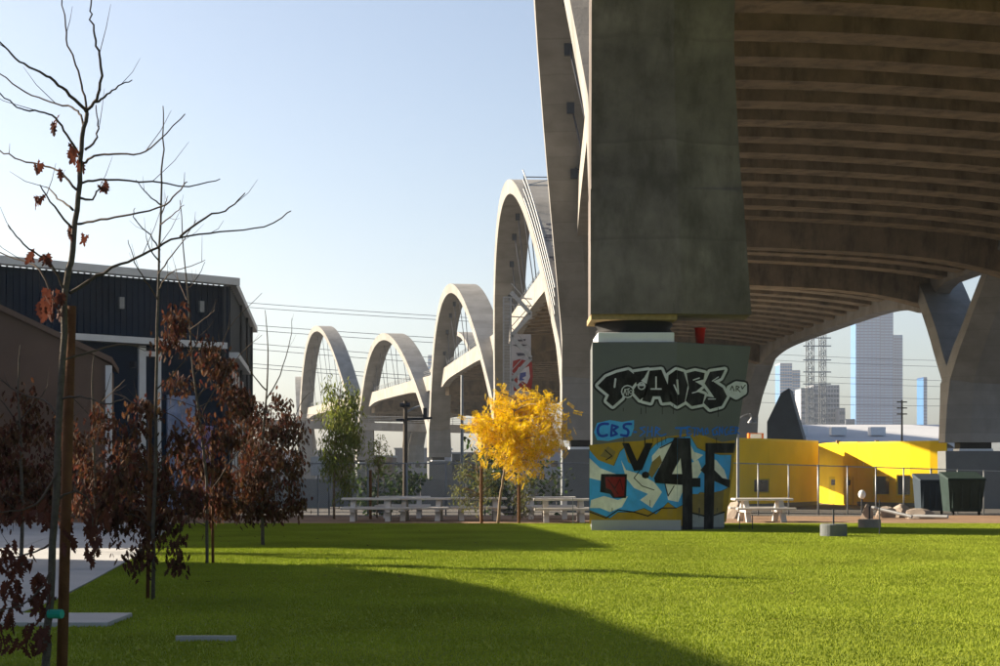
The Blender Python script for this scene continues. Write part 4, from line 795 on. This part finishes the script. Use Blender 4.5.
t = fpos(204); slab(A0.lerp(A1, t - .03), A0.lerp(A1, t + .03), 0, 3.4, .10, .11, 'door', mat('mural purple', (.2, .16, .32), .7, .4, 1.4, stain=(1.2, .7, (.05, .1, .35))), nb_)
for x in (60, 100): t = fpos(x); f_ = slab(A0.lerp(A1, t - .035), A0.lerp(A1, t + .035), 3.4, 5.8, .08, .1, 'window', M['trim']); slab(A0.lerp(A1, t - .03), A0.lerp(A1, t + .03), 3.55, 5.65, .1, .06, 'pane', M['glass'], f_)
q_ = A0.lerp(A1, .985); MB().tube([(q_.x, q_.y - .25, -.3), (q_.x, q_.y - .25, 9.1)], .07, 8).build('downpipe', M['darksteel'], nb_)
for x, z in ((120, 7.9), (200, 8.0), (60, 7.8)): t = fpos(x); slab(A0.lerp(A1, t - .008), A0.lerp(A1, t + .008), z, z + .45, .16, .12, 'wall_vent', M['steel'])
for x in (130, 196): t = fpos(x); slab(A0.lerp(A1, t - .004), A0.lerp(A1, t + .004), 5.6, 5.85, .4, .35, 'wall_lamp', M['darksteel'])
for t in (.35, .62, .85): q_ = A1.lerp(A2, t); MB().tube([(q_.x + .12, q_.y, 3), (q_.x + .12, q_.y, 9.2)], .06, 6).build('downpipe', M['darksteel'], nb_)
tb_ = empty('tan_building', px(40, 470, 58), 'low tan building with a sloping roof behind the nearest oak', 'building'); tb_.location.z = -.3
prof = [px(-60, 282, 58), px(0, 310, 58), px(75, 345, 58), px(109, 364, 58)]; lowz = -.4
MB().prism(prof + [Vector((prof[3].x, 58, lowz)), Vector((prof[0].x, 58, lowz))], (-1.2, 6.0, 0)).build('wall', M['tan'], tb_)
MB().prism([prof[0] + Vector((0, -.2, .02)), prof[3] + Vector((.15, -.2, .02)), prof[3] + Vector((.15, -.2, .22)), prof[0] + Vector((0, -.2, .22))], (-1.2, 6.4, 0)).build('roof', M['tan'], tb_)
slab(Vector((prof[3].x - .1, 57.95)), Vector((prof[3].x + .1, 57.95)), 0, prof[3].z - .05, .05, .12, 'downpipe', M['trim'], tb_)
# two round roofed sheds beyond the left edge: they throw the shadows across the lawn
K = 1 / math.tan(R(SUN_ELEV)) / 1.0; XS = -21.0; drift = math.tan(R(SUN_FWD))
def shed(label, tips, d_end):
    """roof profile from where its shadow falls on the lawn"""
    e_ = empty('shed', (XS, tips[0][1], 0), label, 'building', 'round roofed sheds left of the lawn'); prof_ = []
    for x, D in tips:
        run = x - XS; prof_.append((XS, D + run * drift, run / K / math.cos(R(SUN_FWD)) if False else run * math.tan(R(SUN_ELEV)) / math.cos(R(SUN_FWD))))
    pts_ = prof_ + [(XS, prof_[-1][1], -.1), (XS, prof_[0][1], -.1)]
    MB().prism(pts_, (-13, 0, 0)).build('wall', M['navy2'], e_)
    for a_, b_ in zip(prof_, prof_[1:]): MB().prism([(a_[0] + .05, a_[1], a_[2] + .01), (b_[0] + .05, b_[1], b_[2] + .01), (b_[0] + .05, b_[1], b_[2] + .09), (a_[0] + .05, a_[1], a_[2] + .09)], (-13.1, 0, 0)).build('roof_sheet', M['roofgrey'], e_)
    dy = (prof_[0][1] + prof_[-1][1]) / 2; d_ = MB().box((XS + .02, dy, 1.6), (.12, 3.2, 3.2)).build('door', M['trim'], e_)
shed('long navy shed with a rounded roof beside the near lawn beyond the left edge', [(1.9, -12), (2.1, 4), (1.95, 12), (1.75, 14), (1.33, 16.2), (.68, 19.4), (-.05, 22.3), (-.87, 24.7), (-2.2, 27), (-3.4, 28.4), (-5.4, 29.3)], 0)
shed('second navy shed with a rounded roof beside the far lawn beyond the left edge', [(2.2, 34.6), (2.0, 36.5), (1.5, 41), (.9, 46), (.3, 50), (-2, 52)], 0)

# ------------------------------------------------------------------ far skyline, pylon, wires
wr = empty('warehouse', px(860, 440, 270), 'large warehouse with a pale low roof beyond the yellow building', 'building'); wr.location.z = -1.8
b0, b1, b2, b3 = Vector(pp(775, 240)), Vector(pp(940, 240)), Vector(pp(960, 330)), Vector(pp(790, 330))
MB().prism([(*b0, -1.9), (*b1, -1.9), (*b2, -1.9), (*b3, -1.9)], (0, 0, 7.4)).build('wall', M['midrise'], wr)
rg0, rg1 = b0.lerp(b3, .5), b1.lerp(b2, .5)
MB().add([(*b0, 5.52), (*b1, 5.52), (*rg1, 9.2), (*rg0, 9.2), (*b3, 5.52), (*b2, 5.52)], [(0, 1, 2, 3), (3, 2, 5, 4), (0, 3, 4), (1, 5, 2)]).build('roof', M['roofgrey'], wr)
for t in (.25, .5, .75): q_ = b0.lerp(b1, t); MB().box((q_.x, q_.y + 14, 7.4), (2.2, 2, 1.2)).build('roof_vent', M['trim'], wr)
dw = empty('dark_gable', px(786, 440, 205), 'dark blue steep wedge shaped structure beyond the yellow building', 'building'); dw.location.z = -1.8
def pv(x, y, D): return px(x, y, D)
MB().prism([pv(767, 500, 205), pv(767, 422, 205), pv(781, 393, 205), pv(789, 388, 205), pv(805, 445, 205), pv(808, 500, 205)], (2, 9, 0)).build('wall', M['darkwedge'], dw)
def tower(label, x0, x1, y_top, D, depth, m, m2, floors, cols, name='office_tower', cap=None):
    a_, b_ = px(x0, y_top, D), px(x1, y_top, D); e_ = empty(name, ((a_.x + b_.x) / 2, D, -2), label, 'tower', 'downtown towers far beyond the viaduct'); w_ = b_.x - a_.x; h_ = a_.z + 2
    MB().box(((a_.x + b_.x) / 2, D + depth / 2, h_ / 2 - 2), (w_, depth, h_)).build('shaft', m, e_)
    for k in range(cols + 1): MB().box((a_.x + w_ * k / cols, D - .3, h_ / 2 - 2), (w_ * .02, .9, h_ * .998)).build('fin', m2, e_)
    st = MB()
    for k in range(floors): st.box(((a_.x + b_.x) / 2, D - .1, -2 + h_ * (k + .5) / floors), (w_ * .995, .5, h_ / floors * .38))
    st.build('floor_bands', m2, e_)
    MB().box(((a_.x + b_.x) / 2, D + depth / 2, a_.z + .4), (w_ * 1.01, depth * 1.01, max(h_ * .012, 1))).build('parapet', m2, e_)
    return e_
tower('tallest blue glass tower seen under the deck', 856, 880, 304, 2600, 40, M['tower'], M['tower2'], 58, 6); tower('narrow blue tower slab attached right of the tallest tower', 880.3, 893, 304.5, 2606, 40, M['tower'], M['tower2'], 58, 3); tower('slightly lower dark blue tower at the right of the tallest', 893.5, 902.5, 336, 2620, 40, M['tower2'], M['tower'], 48, 3)
tower('stepped pale blue tower half hidden by the curved leg', 780, 792, 364, 2300, 40, M['tower'], M['midrise'], 36, 5); tower('lower shoulder of the stepped pale blue tower', 792.3, 800, 371, 2305, 40, M['tower'], M['midrise'], 34, 3); tower('wide pale apartment slab behind the pylon', 801, 813, 389, 1500, 30, M['midrise'], M['midwin'], 16, 4); tower('broad grey office block right of the apartment slab', 813.3, 839, 386, 1520, 40, M['midwin'], M['midrise'], 18, 9); tower('small grey block right of the broad office block', 839.5, 845, 409, 1500, 30, M['midrise'], M['midwin'], 8, 3); tower('low distant block beside the tallest tower', 845.5, 855, 420, 1600, 30, M['midrise'], M['midwin'], 5, 4)
tower('far thin tower at the right end of the opening', 923.5, 927, 378, 2500, 40, M['tower'], M['tower2'], 30, 2); tower('pale blue far tower beside the second arch', 428, 437, 356, 2600, 40, M['tower'], M['midrise'], 30, 3)
py = empty('pylon', px(817, 470, 480), 'steel lattice power pylon in front of the far towers', 'pylon'); py.location.z = -1.8
def lattice(x0, x1, y0, y1, D, n_, wd):
    m_ = MB(); 
    for dy in (0, 3.0):
        for k in range(n_):
            ya, yb_ = y0 + (y1 - y0) * k / n_, y0 + (y1 - y0) * (k + 1) / n_; a_, b_, c_, d_ = px(x0, ya, D), px(x1, ya, D), px(x0, yb_, D), px(x1, yb_, D)
            for q_ in (a_, b_, c_, d_): q_.y += dy
            m_.bar(a_, c_, wd, wd); m_.bar(b_, d_, wd, wd); m_.bar(a_, d_, wd * .6, wd * .6); m_.bar(b_, c_, wd * .6, wd * .6); m_.bar(a_, b_, wd * .6, wd * .6)
    return m_
lattice(808, 814, 500, 338, 480, 16, .22).build('leg_lattice', M['steel'], py); lattice(821, 826, 500, 332, 480, 16, .22).build('leg_lattice', M['steel'], py)
for y in (338, 346, 360, 372, 384): MB().bar(px(803, y, 480), px(831, y, 480), .3, .3).build('cross_arm', M['steel'], py)
up = px(902, 470, 235); e_ = empty('utility_pole', (up.x, up.y, -1.8), 'thin utility pole in front of the pale warehouse roof', 'pole'); MB().tube([(up.x, up.y, -2), px(902, 400, 235)], [.16, .12], 8).build('pole', M['bark'], e_)
for y in (402, 408, 414): MB().bar(px(897, y, 234.8), px(907, y, 234.8), .16, .16).build('cross_arm', M['bark'], e_)
def wire(label, x0, y0, x1, y1, D, sag, r_=.035):
    a_, b_ = px(x0, y0, D), px(x1, y1, D + 8); tag(MB().tube([a_.lerp(b_, k / 16) - Vector((0, 0, sag * 4 * (k / 16) * (1 - k / 16))) for k in range(17)], r_, 4).build('power_wire', M['cable']), label, 'wire', 'power wires across the sky')
for k, (y0, y1) in enumerate(((298, 322), (303, 325), (320, 344), (325, 349), (337, 366), (343, 371), (358, 384), (362, 388))):
    wire('%s thin power wire crossing the sky behind the far arches' % ('topmost', 'second highest', 'third highest', 'fourth highest', 'fourth lowest', 'third lowest', 'second lowest', 'lowest')[k], 120, y0 - 6, 640, y1 + 4, 620, 1.2, .10)
for k, (y0, y1) in enumerate(((352, 360), (358, 366), (372, 380), (378, 386), (392, 398), (402, 404))):
    wire('%s thin power wire in the opening under the deck' % ('topmost', 'second highest', 'third highest', 'third lowest', 'second lowest', 'lowest')[k], 700, y0 - 2, 1020, y1 + 2, 484, .6, .05)
# ------------------------------------------------------------------ grass
gm = MB(); rows_ = [11.5 + i * 1.0 for i in range(39)] + [50.6]
for y in rows_:
    for t in range(25):
        xl = max(edge_x(y) + .03, -y * .31 - .3); xr = y * .31 + 2.0; gm.v.append((xl + (xr - xl) * t / 24, y, .001))
gm.f = [(j * 25 + i, j * 25 + i + 1, (j + 1) * 25 + i + 1, (j + 1) * 25 + i) for j in range(len(rows_) - 1) for i in range(24)]
go = gm.build('grass', M['grass'], fix=False); tag(go, 'short mown green grass covering the lawn', 'grass', kind='stuff')
ng = bpy.data.node_groups.new('grass blades', 'GeometryNodeTree'); ng.interface.new_socket('Geometry', in_out='INPUT', socket_type='NodeSocketGeometry'); ng.interface.new_socket('Geometry', in_out='OUTPUT', socket_type='NodeSocketGeometry')
NN, LL = ng.nodes, ng.links; gi = NN.new('NodeGroupInput'); gout = NN.new('NodeGroupOutput')
dp = NN.new('GeometryNodeDistributePointsOnFaces'); dp.inputs['Density'].default_value = 1100; LL.new(gi.outputs[0], dp.inputs['Mesh'])
cn = NN.new('GeometryNodeMeshCone'); cn.fill_type = 'NONE'; cn.inputs['Vertices'].default_value = 3; cn.inputs['Radius Top'].default_value = 0.0; cn.inputs['Radius Bottom'].default_value = .006; cn.inputs['Depth'].default_value = .028
ip = NN.new('GeometryNodeInstanceOnPoints'); LL.new(dp.outputs['Points'], ip.inputs['Points']); LL.new(cn.outputs['Mesh'], ip.inputs['Instance'])
rv = NN.new('FunctionNodeRandomValue'); rv.data_type = 'FLOAT_VECTOR'; rv.inputs[0].default_value = (-.5, -.5, 0); rv.inputs[1].default_value = (.5, .5, 6.28); LL.new(rv.outputs[0], ip.inputs['Rotation'])
rs = NN.new('FunctionNodeRandomValue'); rs.inputs[2].default_value = .55; rs.inputs[3].default_value = 1.25; LL.new(rs.outputs[1], ip.inputs['Scale'])
sm = NN.new('GeometryNodeSetMaterial'); sm.inputs['Material'].default_value = M['grass']; LL.new(ip.outputs[0], sm.inputs[0]); LL.new(sm.outputs[0], gout.inputs[0])
md_ = go.modifiers.new('blades', 'NODES'); md_.node_group = ng

# ------------------------------------------------------------------ low blocks behind the left arches
for k, (x0, x1, h_, D, m_, lb) in enumerate(((255, 330, 9, 520, 'midrise', 'low pale industrial block far behind the brown oak'), (332, 392, 7, 470, 'tan', 'low tan industrial block far behind the slender green tree'), (395, 450, 10, 540, 'midrise', 'low grey industrial block far behind the utility pole'), (452, 520, 8, 480, 'darkwedge', 'low dark industrial block far behind the grey green sapling'), (522, 600, 9, 450, 'midrise', 'low grey industrial block far behind the golden tree'), (690, 770, 9, 420, 'tan', 'low tan block far behind the street lamp'))):
    a_, b_ = px(x0, 470, D), px(x1, 470, D); e_ = empty('industrial_block', ((a_.x + b_.x) / 2, D, -1.8), lb, 'building', 'industrial blocks beyond the viaduct'); w_ = b_.x - a_.x
    MB().box(((a_.x + b_.x) / 2, D + 10, h_ / 2 - 1.8), (w_, 20, h_)).build('wall', M[m_], e_); MB().box(((a_.x + b_.x) / 2, D + 10, h_ - 1.6), (w_ + .6, 20.6, .5)).build('roof', M['roofgrey'], e_)
    for j in range(6):
        for r_ in range(2): MB().box((a_.x + w_ * (j + .5) / 6, D - .05, -.2 + r_ * 3.4), (w_ * .09, .2, 1.5)).build('window', M['glass'], e_)
# fallen leaves
rf = random.Random(8); fp = []
for _ in range(260):
    y = rf.uniform(12, 45); x = edge_x(y) + abs(rf.gauss(0, 4.5)); fp.append((x, y, .045))
fp = fp[:110]
fl_ = scatter('fallen_leaves', oak_leaf(), fp, .09, M['oakleaf'], None, -.05, 'stuff', 21)
for v in fl_.data.vertices: v.co.z = .042 + (v.co.z - .045) * .2
tag(fl_, 'dry brown oak leaves scattered over the lawn', 'leaves')
# ------------------------------------------------------------------ haze
hz = MB().box((0, 1650, 160), (5200, 3500, 330)).build('haze', None); hz['kind'] = 'stuff'; hz.display_type = 'BOUNDS'
hm = bpy.data.materials.new('thin air haze'); hm.use_nodes = True; hn = hm.node_tree; hn.nodes.remove(hn.nodes['Principled BSDF'])
pvn = hn.nodes.new('ShaderNodeVolumePrincipled'); pvn.inputs['Color'].default_value = (.76, .85, .96, 1); pvn.inputs['Density'].default_value = .00010; pvn.inputs['Anisotropy'].default_value = .3
hn.links.new(pvn.outputs[0], hn.nodes['Material Output'].inputs['Volume']); hz.data.materials.append(hm)
